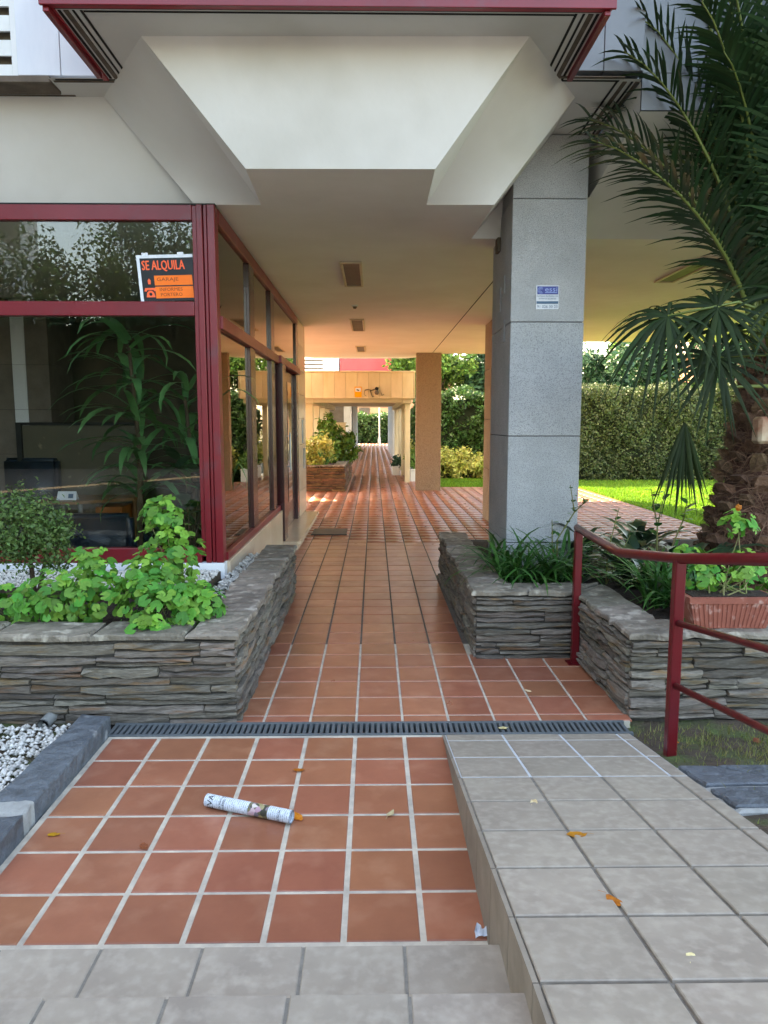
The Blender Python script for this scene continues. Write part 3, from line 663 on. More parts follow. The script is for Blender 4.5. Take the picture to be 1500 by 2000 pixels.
# ---- shop front
GX, GY = -1.24, 6.0
sf = obj('storefront', B(GX - .18, GX - .145, GY - .02, GY + .06, .60, 3.38, .004), K['red'], bd)
def fr(*a): return obj('frame_bar', B(*a, .004), K['red'], sf)
fr(GX - .144, GX - .098, GY - .035, GY + .06, .55, 3.385); fr(GX - .092, GX - .066, GY - .02, GY + .05, .55, 3.385)
fr(GX - .060, GX, GY - .035, GY + .09, .55, 3.385)
fr(-6, GX - .181, GY - .02, GY + .06, 3.27, 3.385); fr(-6, GX - .181, GY - .03, GY + .06, 2.54, 2.65); fr(-6, GX - .181, GY - .03, GY + .06, .55, .67)
fr(-3.95, -3.85, GY - .02, GY + .06, .67, 3.27)
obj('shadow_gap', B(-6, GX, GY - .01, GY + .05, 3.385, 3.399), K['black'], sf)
obj('pane', B(-3.85, GX - .18, GY + .012, GY + .018, 2.65, 3.27), K['glass'], sf); obj('pane', B(-3.85, GX - .18, GY + .012, GY + .018, .67, 2.54), K['glass'], sf)
obj('pane', B(-6, -3.95, GY + .012, GY + .018, 2.65, 3.27), K['glass'], sf); obj('pane', B(-6, -3.95, GY + .012, GY + .018, .67, 2.54), K['glass'], sf)
obj('marble_sill', B(-6, GX + .01, GY - .06, GY + .06, .30, .549, .004), K['whitewall'], sf)
# corridor side: mullions, transom, panes
YE = 12.2
fr(GX - .06, GX + .005, GY + .095, YE, 3.27, 3.385); fr(GX - .06, GX + .015, GY + .095, 9.6, .55, .615)
def frm_(*a): return obj('frame_bar', B(*a, .004), K['red_shaded'], sf)
for y in (7.50, 9.03): frm_(GX - .075, GX + .005, y, y + .30, .62, 2.45); frm_(GX - .075, GX + .005, y, y + .30, 2.56, 3.265)
fr(GX - .06, GX + .02, GY + .095, 9.635, 2.452, 2.555)
for ya, yb in ((6.10, 7.49), (7.81, 9.02)):
    obj('pane', B(GX - .03, GX - .024, ya, yb, .62, 2.45), K['glass'], sf)
for ya, yb in ((6.10, 7.49), (7.81, 9.02), (9.34, 12.0)):
    obj('pane', B(GX - .03, GX - .024, ya, yb, 2.56, 3.265), K['glass'], sf)
yy = GY - .0
for y0, y1 in ((6.065, 7.3), (7.305, 8.5), (8.505, 9.62)): obj('marble_base', B(GX - .1, GX + .035, y0, y1, -.05, .548, .004), K['marble'], sf)
# door portal
door = obj('door', B(GX - .10, GX - .05, 10.0, 11.9, .13, 2.44, .004), K['red_shaded'], bd)
obj('door_pane', B(GX - .049, GX - .044, 10.15, 10.85, .5, 2.3), K['glass'], door); obj('door_pane', B(GX - .049, GX - .044, 11.05, 11.75, .5, 2.3), K['glass'], door)
bm = NB(); tube(bm, [(GX + .0, 10.92, 1.0), (GX + .0, 10.92, 1.55)], .014, 10); bar(bm, (GX - .05, 10.92, 1.05), (GX, 10.92, 1.05), .015); bar(bm, (GX - .05, 10.92, 1.5), (GX, 10.92, 1.5), .015); obj('handle', bm, K['steel'], door)
frm_(GX - .10, GX + .06, 9.64, 9.98, .13, 2.46); frm_(GX - .10, GX + .0, 11.92, 12.18, .13, 2.465); frm_(GX - .10, GX + .0, 11.92, 12.18, 2.565, 3.26); fr(GX - .1, GX + .05, 9.64, 12.18, 2.47, 2.56)
obj('door_step', prism(NB(), [(-1.34, 9.63), (-1.02, 9.63), (-.98, 9.72), (-.98, 13.0), (-1.34, 13.0)], .085, .125), K['marble'], bd)
obj('door_step', B(-1.34, -1.02, 9.68, 12.95, -.05, .0845, .003), K['marble'], bd)
# stone pier at the end of the shop front
pr = obj('pier', B(-1.9, GX - .012, 12.2, 13.38, 0, 3.39), K['groove'], bd)
z = 0.126
for h in (.42, .42, .36, .44, .40, .40, .42, .40):
    z1 = min(z + h, 3.385); obj('stone_block', B(-1.92, GX + .004, 12.19, 13.4, z + .002, z1 - .002, .004), K['marble'], pr); z = z1
obj('entry_panel', B(GX + .005, GX + .02, 12.7, 12.86, 1.35, 1.75, .003), K['steel'], bd); obj('entry_panel', B(GX + .005, GX + .02, 12.9, 13.1, .9, 1.25, .003), K['steel'], bd)
# lobby interior
lb = obj('lobby_floor', B(-7.5, GX - .1, GY + .07, 12.0, -.05, .02), K['interior'], bd)
obj('lobby_wall', B(-7.5, GX - .1, 12.0, 12.15, 0, 3.39), K['interior'], bd); obj('lobby_wall', B(-7.65, -7.5, GY, 12.15, 0, 3.39), K['interior'], bd)
obj('lobby_wall', B(GX - .18, GX - .101, 9.3, 12.0, 0, 3.39), K['interior'], bd)
lp2 = obj('lobby_pillar', B(-5.45, -4.52, 10.42, 11.2, 0, 3.38), K['groove'], bd)
for k, (x0, x1) in enumerate(((-5.46, -5.02), (-5.015, -4.83), (-4.825, -4.51))):
    z = 0.02
    while z < 3.3: obj('stone_block', B(x0, x1, 10.40, 11.2, z, min(z + .62, 3.38) - .004, .002), K['whitewall'] if k == 1 else K['brick'], lp2); z += .62
obj('rear_wall', B(-12, -1.9, 13.4, 13.55, 0, 3.39), K['marble'], bd)

# ================================================================== CEILING LIGHTS, SENSOR
for lab, x0, x1, y0, y1 in (('nearest recessed ceiling light above the tiled corridor', -.36, -.125, 8.05, 9.42), ('middle recessed ceiling light above the tiled corridor', -.40, -.16, 12.4, 13.9), ('farthest small recessed ceiling light above the corridor', -.41, -.19, 16.7, 17.95), ('recessed ceiling light seen behind the palm fronds', 3.40, 3.64, 7.75, 9.1)):
    t_ = thing('ceiling_light', ((x0 + x1) / 2, (y0 + y1) / 2, ZC), lab, 'ceiling light', 'recessed lights in the passage ceiling')
    obj('diffuser', B(x0 + .03, x1 - .03, y0 + .03, y1 - .03, ZC - .012, ZC - .003), K['lamp'], t_)
    for a in ((x0, x0 + .029, y0, y1), (x1 - .029, x1, y0, y1), (x0 + .03, x1 - .03, y0, y0 + .029), (x0 + .03, x1 - .03, y1 - .029, y1)):
        obj('frame', B(*a, ZC - .024, ZC - .003, .003), K['lampframe'], t_)
t_ = thing('motion_sensor', (-.274, 10.99, ZC), 'tiny round sensor on the corridor ceiling between two lights', 'sensor')
obj('base', tube(NB(), [(-.274, 10.99, ZC - .02), (-.274, 10.99, ZC - .002)], .05, 16), K['white'], t_); obj('eye', tube(NB(), [(-.274, 10.99, ZC - .05), (-.274, 10.99, ZC - .021)], [.02, .035], 12), K['lamp'], t_)

# ================================================================== SIGNS
ca, sa = math.cos(R(1.5)), math.sin(R(1.5))
s1 = thing('rental_sign', (-1.65, GY - .003, 2.6), 'orange and black SE ALQUILA rental sign taped inside the shop window', 'sign')
frm = ((-1.825, GY + .008, 2.675), (ca, 0, sa), (-sa - .05, 0, ca), (0, -1, 0))
rect_on('backing', frm, -.025, .42, -.02, .335, 0, K['paper'], s1); rect_on('board', frm, 0, .42, -.02, .31, .0015, K['signblk'], s1)
text_on('lettering', 'SE ALQUILA', .335, .085, frm, K['coral'], s1, .012, .205, .0035); text_on('lettering', 'SE ALQUILA', .335, .085, frm, K['coral'], s1, .016, .207, .0032)
rect_on('note', frm, .10, .40, .10, .175, .003, K['orange'], s1); rect_on('note', frm, .10, .40, .0, .090, .003, K['orange'], s1)
text_on('lettering', 'GARAJE', .17, .034, frm, K['ink'], s1, .12, .125, .0045)
text_on('lettering', 'INFORMES', .18, .026, frm, K['ink'], s1, .135, .055, .0045); text_on('lettering', 'PORTERO', .17, .026, frm, K['ink'], s1, .14, .015, .0045)
# telephone pictogram
def onf(u, v, off): return Vector(frm[0]) + Vector(frm[1]) * u + Vector(frm[2]) * v + Vector(frm[3]) * off
def flat(name, pts, off, mat, par):
    bm = NB(); poly(bm, [onf(u, v, off) for u, v in pts]); return obj(name, bm, K[mat], par)
flat('phone_symbol', [(.025, .01), (.095, .01), (.088, .045), (.072, .06), (.048, .06), (.032, .045)], .003, 'coral', s1)
flat('phone_symbol', [(.012, .055), (.03, .055), (.036, .066), (.084, .066), (.09, .055), (.108, .055), (.10, .082), (.02, .082)], .0032, 'coral', s1)
flat('phone_symbol', [(.06 + .012 * math.cos(a), .033 + .012 * math.sin(a)) for a in np.linspace(0, 6.0, 10)], .0038, 'signblk', s1)
flat('pictogram', [(.048, .11), (.068, .11), (.07, .14), (.058, .155), (.046, .14)], .003, 'coral', s1)
for u in (.02, .30): rect_on('tape', frm, u, u + .05, .325, .352, .002, K['paper'], s1)
s2 = thing('security_sign', (1.5, 6.44, 2.7), 'blue and white security company plate with phone number on the column', 'sign')
f2 = ((1.395, 6.447, 2.665), (1, 0, 0), (0, 0, 1), (0, -1, 0)); W2, H2 = .195, .20
rect_on('plate', f2, 0, W2, 0, H2, .006, K['paper'], s2, .006); rect_on('blue_field', f2, .008, W2 - .006, .125, H2 - .008, .0075, K['blue'], s2)
rect_on('teal_band', f2, .004, W2 - .004, .046, .068, .0075, K['teal'], s2)
text_on('lettering', '91 026 30 23', .175, .024, f2, K['teal'], s2, .01, .011, .0085)
text_on('lettering', 'PROPIEDAD PROTEGIDA CON', .18, .012, f2, K['teal'], s2, .007, .104, .0085); text_on('lettering', 'SISTEMA DE SEGURIDAD', .15, .012, f2, K['teal'], s2, .022, .083, .0085)
text_on('lettering', 'essi', .105, .038, f2, K['lblue'], s2, .075, .148, .0085)
rect_on('underline', f2, .075, .18, .137, .142, .0085, K['lblue'], s2)
bm = NB(); O = Vector(f2[0])
for k in range(3):
    r_ = .012 + .009 * k; pts = []
    for a in np.linspace(.6 + k * .3, 5.2, 14): pts.append((.042 + r_ * math.cos(a), .16 + r_ * .85 * math.sin(a)))
    for p, q in zip(pts[:-1], pts[1:]): bar(bm, O + Vector((p[0], -.008, p[1])), O + Vector((q[0], -.008, q[1])), .003, .001, (0, 1, 0))
obj('logo', bm, K['lblue'], s2)

# ================================================================== HANDRAIL
hr = thing('handrail', (1.48, 4.2, 0), 'dark red painted metal handrail along the right side of the ramp', 'handrail')
RX = 1.50
bm = NB(); box(bm, 1.40, 1.45, 5.0, 5.05, -.005, .95, .004); obj('post', bm, K['rail'], hr)
obj('base_plate', B(1.37, 1.48, 4.97, 5.08, -.002, .006, .002), K['rail'], hr)
bm = NB(); box(bm, 1.479, 1.531, 3.504, 3.556, -.05, 1.03, .005); obj('post', bm, K['rail'], hr)
bm = NB(); box(bm, 1.475, 1.535, 1.30, 1.36, .3, 1.42, .005); obj('post', bm, K['rail'], hr)
bm = NB(); tube(bm, [(1.425, 5.06, .968), (1.428, 4.18, .948), (1.505, 3.53, 1.035), (1.505, 1.2, 1.46)], .027, 12); obj('top_rail', bm, K['rail'], hr, True)
bm = NB(); tube(bm, [(1.505, 3.50, .715), (1.505, 1.33, 1.05)], .016, 10); obj('middle_rail', bm, K['rail'], hr, True)
bm = NB(); tube(bm, [(1.505, 3.50, .395), (1.505, 1.33, .74)], .016, 10); obj('middle_rail', bm, K['rail'], hr, True)

# ================================================================== SMALL THINGS ON THE FLOOR
mt = thing('door_mat', (-.68, 11.3, 0), 'dark grey door mat in front of the shop entrance', 'mat')
obj('pad', B(-.95, -.42, 11.0, 11.62, .001, .014, .003), K['interior'], mt)
obj('border', prism(NB(), [(-.96, 10.985), (-.41, 10.985), (-.41, 10.999), (-.96, 10.999)], .001, .016), K['black'], mt)
# rolled newspaper
K['news'] = pm('newsprint', 'dde6ec', 'c9d3da', 30, (.5, .65), .05, 60)
def newsmat():
    m = K['news']; t = m.node_tree; N = t.nodes; L = t.links; p = [q for q in N if q.type == 'BSDF_PRINCIPLED'][0]
    tc = N.new('ShaderNodeTexCoord'); sp_ = N.new('ShaderNodeSeparateXYZ'); L.new(tc.outputs['Object'], sp_.inputs[0])
    def math_(op, a, b=None):
        n = N.new('ShaderNodeMath'); n.operation = op; L.new(a, n.inputs[0])
        if b is not None:
            if isinstance(b, (int, float)): n.inputs[1].default_value = b
            else: L.new(b, n.inputs[1])
        return n.outputs[0]
    lines = math_('GREATER_THAN', math_('FRACT', math_('MULTIPLY', sp_.outputs[0], 105.0)), .52)
    nz = N.new('ShaderNodeTexNoise'); nz.inputs['Scale'].default_value = 70; L.new(tc.outputs['Object'], nz.inputs['Vector'])
    nw = N.new('ShaderNodeTexNoise'); nw.inputs['Scale'].default_value = 260; L.new(tc.outputs['Object'], nw.inputs['Vector'])
    txt = math_('MULTIPLY', lines, math_('GREATER_THAN', nw.outputs[0], .46))
    txt = math_('MULTIPLY', txt, math_('GREATER_THAN', nz.outputs[0], .42))
    mx = N.new('ShaderNodeMix'); mx.data_type = 'RGBA'; L.new(math_('MULTIPLY', txt, .5), mx.inputs[0])
    old = p.inputs['Base Color'].links[0].from_socket; L.new(old, mx.inputs[6]); mx.inputs[7].default_value = lin('39424a')
    ph = math_('MULTIPLY', math_('GREATER_THAN', sp_.outputs[0], .01), math_('LESS_THAN', sp_.outputs[0], .105))
    vr = N.new('ShaderNodeTexVoronoi'); vr.inputs['Scale'].default_value = 48; L.new(tc.outputs['Object'], vr.inputs['Vector'])
    rp = N.new('ShaderNodeValToRGB'); sv = N.new('ShaderNodeSeparateColor'); L.new(vr.outputs['Color'], sv.inputs[0]); L.new(sv.outputs[0], rp.inputs[0])
    el = rp.color_ramp.elements; el[0].color = lin('3a3a30'); el[1].color = lin('d8d2c4')
    for pos, c in ((.3, '6f6a4e'), (.5, 'a89a6c'), (.7, '5d6468'), (.85, 'c49aa8')): e = el.new(pos); e.color = lin(c)
    m2 = N.new('ShaderNodeMix'); m2.data_type = 'RGBA'; L.new(ph, m2.inputs[0]); L.new(mx.outputs[2], m2.inputs[6]); L.new(rp.outputs[0], m2.inputs[7])
    L.new(m2.outputs[2], p.inputs['Base Color'])
newsmat()
nw = thing('rolled_newspaper', (-.55, 3.02, 0), 'rolled up newspaper lying on the terracotta tiles', 'newspaper')
nd = Vector((.392, -.147, 0)); nl = nd.length; rad = .0285
bm = NB(); rings = []
prof_ = [(rad + .0006 * k - .0115 * max(0, (k - 40) / 30) if k > 40 else rad) for k in range(70)]
sp2 = [(a, rad - .0016 * a / 6.283) for a in np.linspace(0, 6.283 * 3.2, 76)]
for e in (-nl / 2, nl / 2): rings.append([bm.verts.new((e, r_ * math.cos(a + .6), r_ * math.sin(a + .6))) for a, r_ in sp2])
for i in range(len(sp2) - 1): bm.faces.new((rings[0][i], rings[0][i+1], rings[1][i+1], rings[1][i]))
for f in bm.faces: f.smooth = True
me = bpy.data.meshes.new('paper_roll'); bm.to_mesh(me); bm.free()
nmw = Matrix.Translation((-.549, 3.02, rad + .001)) @ Matrix.Rotation(math.atan2(nd.y, nd.x), 4, 'Z')
ro = mobj('paper_roll', me, K['news'], nw, nmw)
def wrap_text(s, x0, wid, a0, a1, par):
    me = text_mesh(s, 1.0); co = np.empty(len(me.vertices) * 3, np.float32); me.vertices.foreach_get('co', co); co = co.reshape(-1, 3)
    uv = (co - co.min(0)) / np.maximum(co.max(0) - co.min(0), 1e-6); a = a0 + (a1 - a0) * uv[:, 0]; x = x0 + wid * (1 - uv[:, 1]); r_ = rad + .0009
    W = np.stack([x, r_ * np.cos(a), r_ * np.sin(a)], 1); me.vertices.foreach_set('co', W.astype(np.float32).ravel()); me.update(); me.materials.clear()
    mobj('headline', me, K['signblk'], par, nmw)
wrap_text('EVA', -nl / 2 + .018, .026, 3.9, 1.6, nw); wrap_text('UN AÑO DE', -nl / 2 + .075, .010, 3.7, 1.2, nw); wrap_text('CIUDAD Y', -nl / 2 + .092, .010, 3.7, 1.5, nw); wrap_text('NOTICIA', nl / 2 - .055, .010, 4.0, 1.9, nw)
# fallen leaves
def leaf_mesh(seed, lobes=0, n=14):
    rg_ = random.Random(seed); bm = NB(); cup = rg_.uniform(.15, .5); ring = []
    for i in range(n):
        a = 2 * math.pi * i / n; r_ = 1 * (1 - .35 * abs(math.sin(a))) * rg_.uniform(.85, 1.1)
        x, y = r_ * math.cos(a), .8 * r_ * math.sin(a); ring.append(bm.verts.new((x, y, cup * (x * x * .5 + y * y) + rg_.uniform(-.05, .05))))
    c = bm.verts.new((0, 0, .02))
    for i in range(n): bm.faces.new((c, ring[i], ring[(i+1) % n]))
    s = [bm.verts.new(p) for p in ((.9, -.03, .3), (.9, .03, .3), (1.7, .12, .08), (1.72, .06, .08))]; bm.faces.new(s)
    me = bpy.data.meshes.new('fallen_leaf'); bm.to_mesh(me); bm.free(); return me
for i, (x, y, z, s, m_, lab) in enumerate((
    (-.37, 3.42, 0, .024, 'yleaf', 'small yellow fallen leaf on terracotta tiles beyond the newspaper'), (-.335, 2.995, 0, .034, 'yleaf', 'orange dry leaf touching the end of the newspaper'),
    (.07, 3.01, 0, .022, 'pleaf', 'pale dry leaf on terracotta tiles near the ramp'), (-1.33, 2.87, 0, .022, 'yleaf', 'curled orange leaf beside the slate kerb'),
    (-.93, 2.78, 0, .024, 'bleaf', 'thin brown dry leaf on the left terracotta tiles'), (.64, 2.77, .178, .024, 'pleaf', 'pale yellow leaf high up on the grey ramp'),
    (.72, 2.44, .235, .030, 'yleaf', 'bright yellow leaf in the middle of the grey ramp'), (.695, 1.965, .317, .026, 'yleaf', 'bright yellow leaf on a dark joint low on the ramp'),
    (.79, 1.67, .367, .020, 'pleaf', 'small pale leaf nearest the viewer on the ramp'), (1.78, 2.98, .135, .035, 'pleaf', 'tan dry leaf lying on the blue slate slabs'),
    (1.60, 3.72, .0, .03, 'yleaf', 'orange leaf on soil left of the rail post'), (2.05, 3.72, .0, .03, 'bleaf', 'brown leaf on the thin grass behind the rail'),
    (.72, 3.90, .003, .024, 'pleaf', 'small pale leaf lying on the drain grate'), (.98, 4.47, 0, .022, 'pleaf', 'pale leaf on red tiles below the right planter'), (2.35, 3.5, .03, .035, 'pleaf', 'pale leaf on soil under the lowest rail'))):
    o = mobj('fallen_leaf', leaf_mesh(i), K[m_], None, Matrix.Translation((x, y, z + .003)) @ Euler((0, 0, i * 2.1)).to_matrix().to_4x4() @ Matrix.Scale(s * 1.25, 4))
    tag(o, lab, 'leaf', 'fallen leaves')
# crumpled paper scrap
bm = NB(); rg_ = random.Random(4); gr = {}
for i in range(6):
    for j in range(4): gr[i, j] = bm.verts.new((.335 + i * .009 + rg_.uniform(-.003, .003), 2.225 + j * .009 + .02 * (i % 2) * .5, .006 + rg_.random() * .035 * (1 if 0 < j else .4)))
for i in range(5):
    for j in range(3): bm.faces.new((gr[i, j], gr[i+1, j], gr[i+1, j+1], gr[i, j+1]))
tag(obj('paper_scrap', bm, K['paper']), 'crumpled white paper scrap in the corner by the ramp', 'paper')

# ================================================================== POT ON THE WALL
po = thing('window_box_pot', (2.08, 4.2, .5), 'terracotta coloured ribbed rectangular pot standing on the right planter wall', 'pot')
def taper_box(bm, cx, cy, z0, z1, lx0, ly0, lx1, ly1):
    v = [bm.verts.new((cx + sx * a, cy + sy * b, z)) for z, a, b in ((z0, lx0/2, ly0/2), (z1, lx1/2, ly1/2)) for sx, sy in ((-1, -1), (1, -1), (1, 1), (-1, 1))]
    for q in ((0, 3, 2, 1), (4, 5, 6, 7), (0, 1, 5, 4), (1, 2, 6, 5), (2, 3, 7, 6), (3, 0, 4, 7)): bm.faces.new([v[i] for i in q])
    return bm
PX, PY = 2.09, 4.22
obj('body', taper_box(NB(), PX, PY, .502, .66, .42, .14, .50, .185), K['pot'], po)
obj('rim', taper_box(NB(), PX, PY, .655, .69, .52, .20, .525, .205), K['pot'], po)
obj('pot_soil', B(PX - .235, PX + .235, PY - .075, PY + .075, .685, .696), K['soil'], po)
for i in range(17):
    t_ = (i + .5) / 17 * 2 - 1; bm = NB(); bar(bm, (PX + t_ * .205, PY - .0715, .507), (PX + t_ * .242, PY - .0925, .652), .012, .006, (0, 1, 0)); obj('rib', bm, K['pot'], po)
obj('foot', B(PX - .2, PX + .2, PY - .062, PY + .062, .497, .5015), K['pot'], po)

# ================================================================== PLANTS
def ger_leaf(seed):
    rg_ = random.Random(seed); n = 18; bm = NB(); r1 = []; r2 = []
    cup = rg_.uniform(.1, .35)
    for i in range(n):
        a = .35 + (2 * math.pi - .7) * i / (n - 1); sc = 1 + .08 * math.cos(5 * (a - math.pi)) + .035 * (-1) ** i + rg_.uniform(-.03, .03)
        x, y = -math.cos(a) * sc, math.sin(a) * sc
        r1.append(bm.verts.new((x * .55, y * .55, .10 + cup * .2 + rg_.uniform(-.02, .02))))
        r2.append(bm.verts.new((x, y, cup * .5 * (1 + .6 * math.cos(5 * a)) + rg_.uniform(-.04, .04))))
    c = bm.verts.new((0, 0, 0))
    for i in range(n - 1): bm.faces.new((c, r1[i], r1[i+1])); bm.faces.new((r1[i], r2[i], r2[i+1], r1[i+1]))
    me = bpy.data.meshes.new('leaf'); bm.to_mesh(me); bm.free()
    for p in me.polygons: p.use_smooth = True
    return me
GL = [ger_leaf(i) for i in range(5)]; GL2 = [m.copy() for m in GL]
for m in GL: m.materials.append(K['ger'])
for m in GL2: m.materials.append(K['ger2'])
def look(n, roll):
    q = Vector(n).to_track_quat('Z', 'Y').to_matrix().to_4x4(); return q @ Matrix.Rotation(roll, 4, 'Z')
def geranium(base, lobes, nleaf, label, seed, size=.037, young=.25, grp='geraniums', ztop=None):
    """lobes: list of (centre xyz, radii xyz, weight)"""
    rg_ = random.Random(seed); t_ = thing('geranium_plant', base, label, 'plant', grp)
    bm = NB(); tw = sum(l[2] for l in lobes)
    for c, r_, w_ in lobes:
        for k in range(max(2, int(4 * w_))):
            e = [c[i] + rg_.uniform(-.6, .6) * r_[i] for i in range(3)]
            b0 = (base[0] + rg_.uniform(-.12, .12), base[1] + rg_.uniform(-.06, .06), base[2])
            m_ = [(b0[i] + e[i]) / 2 + rg_.uniform(-.03, .03) for i in range(3)]; tube(bm, [b0, m_, e], [.005, .0035, .0025], 5)
    obj('stems', bm, K['stem'], t_)
    for c, r_, w_ in lobes:
        for k in range(int(nleaf * w_ / tw)):
            d = Vector((rg_.gauss(0, 1), rg_.gauss(0, 1), rg_.gauss(.25, 1))).normalized(); q = rg_.random() ** .35
            p = Vector([c[i] + d[i] * r_[i] * q for i in range(3)])
            if p.z < base[2] + .01 and p.y > 4.02: p.z = base[2] + rg_.uniform(.01, .06)
            n = (d * .9 + Vector((rg_.uniform(-.5, .5), -.45 + rg_.uniform(-.4, .4), .75))).normalized()
            s = size * rg_.uniform(.6, 1.15); yng = rg_.random() < young * (1.6 if d.z > .4 else .5)
            mobj('leaf', rg_.choice(GL2 if yng else GL), None, t_, Matrix.Translation(p) @ look(n, rg_.uniform(0, 6.28)) @ Matrix.Scale(s * (.8 if yng else 1), 4))
    return t_
geranium((-1.95, 4.6, .42), [((-1.95, 4.42, .62), (.24, .24, .20), 1), ((-1.72, 4.45, .66), (.2, .22, .2), 1), ((-1.78, 4.6, .80), (.15, .15, .12), .5)], 290, 'bushy green geranium at the left end of the left planter', 71)
geranium((-1.30, 4.45, .42), [((-1.30, 4.36, .60), (.30, .26, .19), 1.4), ((-1.08, 4.38, .60), (.17, .2, .15), .7), ((-1.32, 4.16, .50), (.16, .14, .10), .35), ((-1.42, 4.5, .74), (.2, .18, .16), .7)], 430, 'dense geranium spilling over the wall corner of the left planter', 72)
geranium((-1.40, 4.95, .42), [((-1.38, 4.9, .82), (.24, .2, .24), 1), ((-1.43, 4.9, 1.08), (.15, .14, .14), .6)], 240, 'tallest geranium with pale green top in front of shop window', 73, .037, .5)
geranium((-2.35, 4.5, .42), [((-2.3, 4.4, .58), (.26, .22, .15), 1)], 150, 'low geranium cut by the left edge of the picture', 74)
geranium((2.1, 4.22, .69), [((1.95, 4.24, .82), (.15, .1, .09), 1), ((2.2, 4.25, .86), (.15, .1, .10), 1), ((2.16, 4.26, 1.10), (.12, .08, .10), .7), ((1.9, 4.3, .93), (.1, .08, .05), .3)], 150, 'leggy geranium with one orange bloom growing in the ribbed pot', 75, .034, .5)
bm = NB(); bmesh.ops.create_icosphere(bm, subdivisions=2, radius=.018, matrix=Matrix.Translation((2.12, 4.2, 1.21)))
for v in bm.verts: v.co += Vector((rng.uniform(-.006, .006),) * 3)
obj('bloom', bm, K['yleaf'], bpy.data.objects['geranium_plant.004'])
geranium((2.55, 4.65, .42), [((2.5, 4.6, .66), (.25, .18, .18), 1)], 90, 'geranium behind the ribbed pot at the palm foot', 76, .034, .35)
# dark leafy plant at the corner of the left planter
def blade_mesh(L, wd, droop, seed, n=6, fold=.25, taper=.12):
    rg_ = random.Random(seed); bm = NB(); rows = []
    ang = R(82); x = z = 0
    for i in range(n + 1):
        t_ = i / n; wv = wd * (math.sin(math.pi * min(1, t_ * (1 - taper) + taper)) ** .7 if t_ < 1 else .02)
        rows.append([bm.verts.new((x, -wv, z + fold * wv)), bm.verts.new((x, 0, z)), bm.verts.new((x, wv, z + fold * wv))])
        x += L / n * math.cos(ang); z += L / n * math.sin(ang); ang -= droop / n * (.5 + t_)
    for a, b in zip(rows[:-1], rows[1:]): bm.faces.new((a[0], a[1], b[1], b[0])); bm.faces.new((a[1], a[2], b[2], b[1]))
    me = bpy.data.meshes.new('leaf'); bm.to_mesh(me); bm.free()
    for p in me.polygons: p.use_smooth = True
    return me
def clump(name, base, nl, Ls, wd, droop, mat, label, cat, seed, grp=None, tilt_=(.05, .7), spread=.05, variants=6):
    rg_ = random.Random(seed); t_ = thing(name, base, label, cat, grp)
    ms = [blade_mesh(rg_.uniform(*Ls), wd * rg_.uniform(.8, 1.2), rg_.uniform(*droop), seed + i) for i in range(variants)]
    for m in ms: m.materials.append(K[mat])
    for k in range(nl):
        a = rg_.uniform(0, 6.283); p = Vector(base) + Vector((rg_.uniform(-spread, spread), rg_.uniform(-spread, spread), 0))
        mw = Matrix.Translation(p) @ Matrix.Rotation(a, 4, 'Z') @ Matrix.Rotation(rg_.uniform(*tilt_), 4, 'Y') @ Matrix.Scale(rg_.uniform(.7, 1.15), 4)
        mobj('leaf', rg_.choice(ms), None, t_, mw)
    return t_
clump('broadleaf_plant', (-1.12, 4.72, .42), 16, (.22, .32), .035, (1.2, 2.2), 'rubber', 'dark glossy broad leaf plant by the gravel of left planter', 'plant', 80, tilt_=(.1, .9), spread=.08)
# strap leaf clumps in the right planter
for i, (x, y, lab) in enumerate(((1.08, 5.75, 'strap leaf clump at the left corner of the right planter'), (1.22, 5.62, 'bushy strap leaf clump in front of the granite column'), (1.42, 5.7, 'strap leaf clump right of centre before the column'), (1.58, 5.9, 'strap leaf clump beside the first rail post'), (1.98, 5.0, 'bright strap leaf clump between rail post and pot'), (2.12, 4.75, 'strap leaf clump directly behind the rail post'), (1.08, 6.2, 'small strap leaf clump at the column side'))):
    clump('strap_leaf_plant', (x, y, .42), 52 if i != 6 else 26, (.42, .66), .012, (1.2, 2.6), 'strap', lab, 'plant', 90 + i * 7, 'strap leaf clumps in the right planter', (.05, .8), .09)
for i, (x, y, lab) in enumerate(((2.05, 5.6, 'dark broad leaf clump behind the sloping handrail'), (2.35, 5.3, 'dark broad leaf clump at the foot of the palm'), (2.25, 6.2, 'dark broad leaf clump farther back in the right planter'), (1.85, 6.6, 'dark broad leaf clump beside the column at the back'), (2.6, 7.0, 'dark broad leaf clump at the rear wall of the planter'))):
    clump('broadleaf_plant', (x, y, .42), 30, (.4, .66), .045, (1.0, 2.2), 'rubber', lab, 'plant', 140 + i * 5, 'dark broad leaf clumps', (.05, .9), .1)
# thin roses with sparse leaves
def rose(base, paths, label, seed, nl=14, size=.035):
    rg_ = random.Random(seed); t_ = thing('rose_bush', base, label, 'plant', 'thin rose stems in the right planter'); bm = NB()
    for pth in paths: tube(bm, pth, [.006] * (len(pth) - 1) + [.003], 5)
    obj('stems', bm, K['stem'], t_)
    lm = []
    for k in range(3):
        m = blade_mesh(1, .36, .8, seed + k, 4, .2, .1); m.materials.append(K['strap']); lm.append(m)
    for pth in paths:
        for k in range(nl):
            u = (k + .5) / nl * (len(pth) - 1); i = int(u); p = Vector(pth[i]).lerp(Vector(pth[i+1]), u - i)
            if u < .45 * (len(pth) - 1) * rg_.random(): continue
            mobj('leaf', rg_.choice(lm), None, t_, Matrix.Translation(p) @ Matrix.Rotation(rg_.uniform(0, 6.28), 4, 'Z') @ Matrix.Rotation(rg_.uniform(.6, 1.3), 4, 'Y') @ Matrix.Scale(size * rg_.uniform(.8, 1.5), 4))
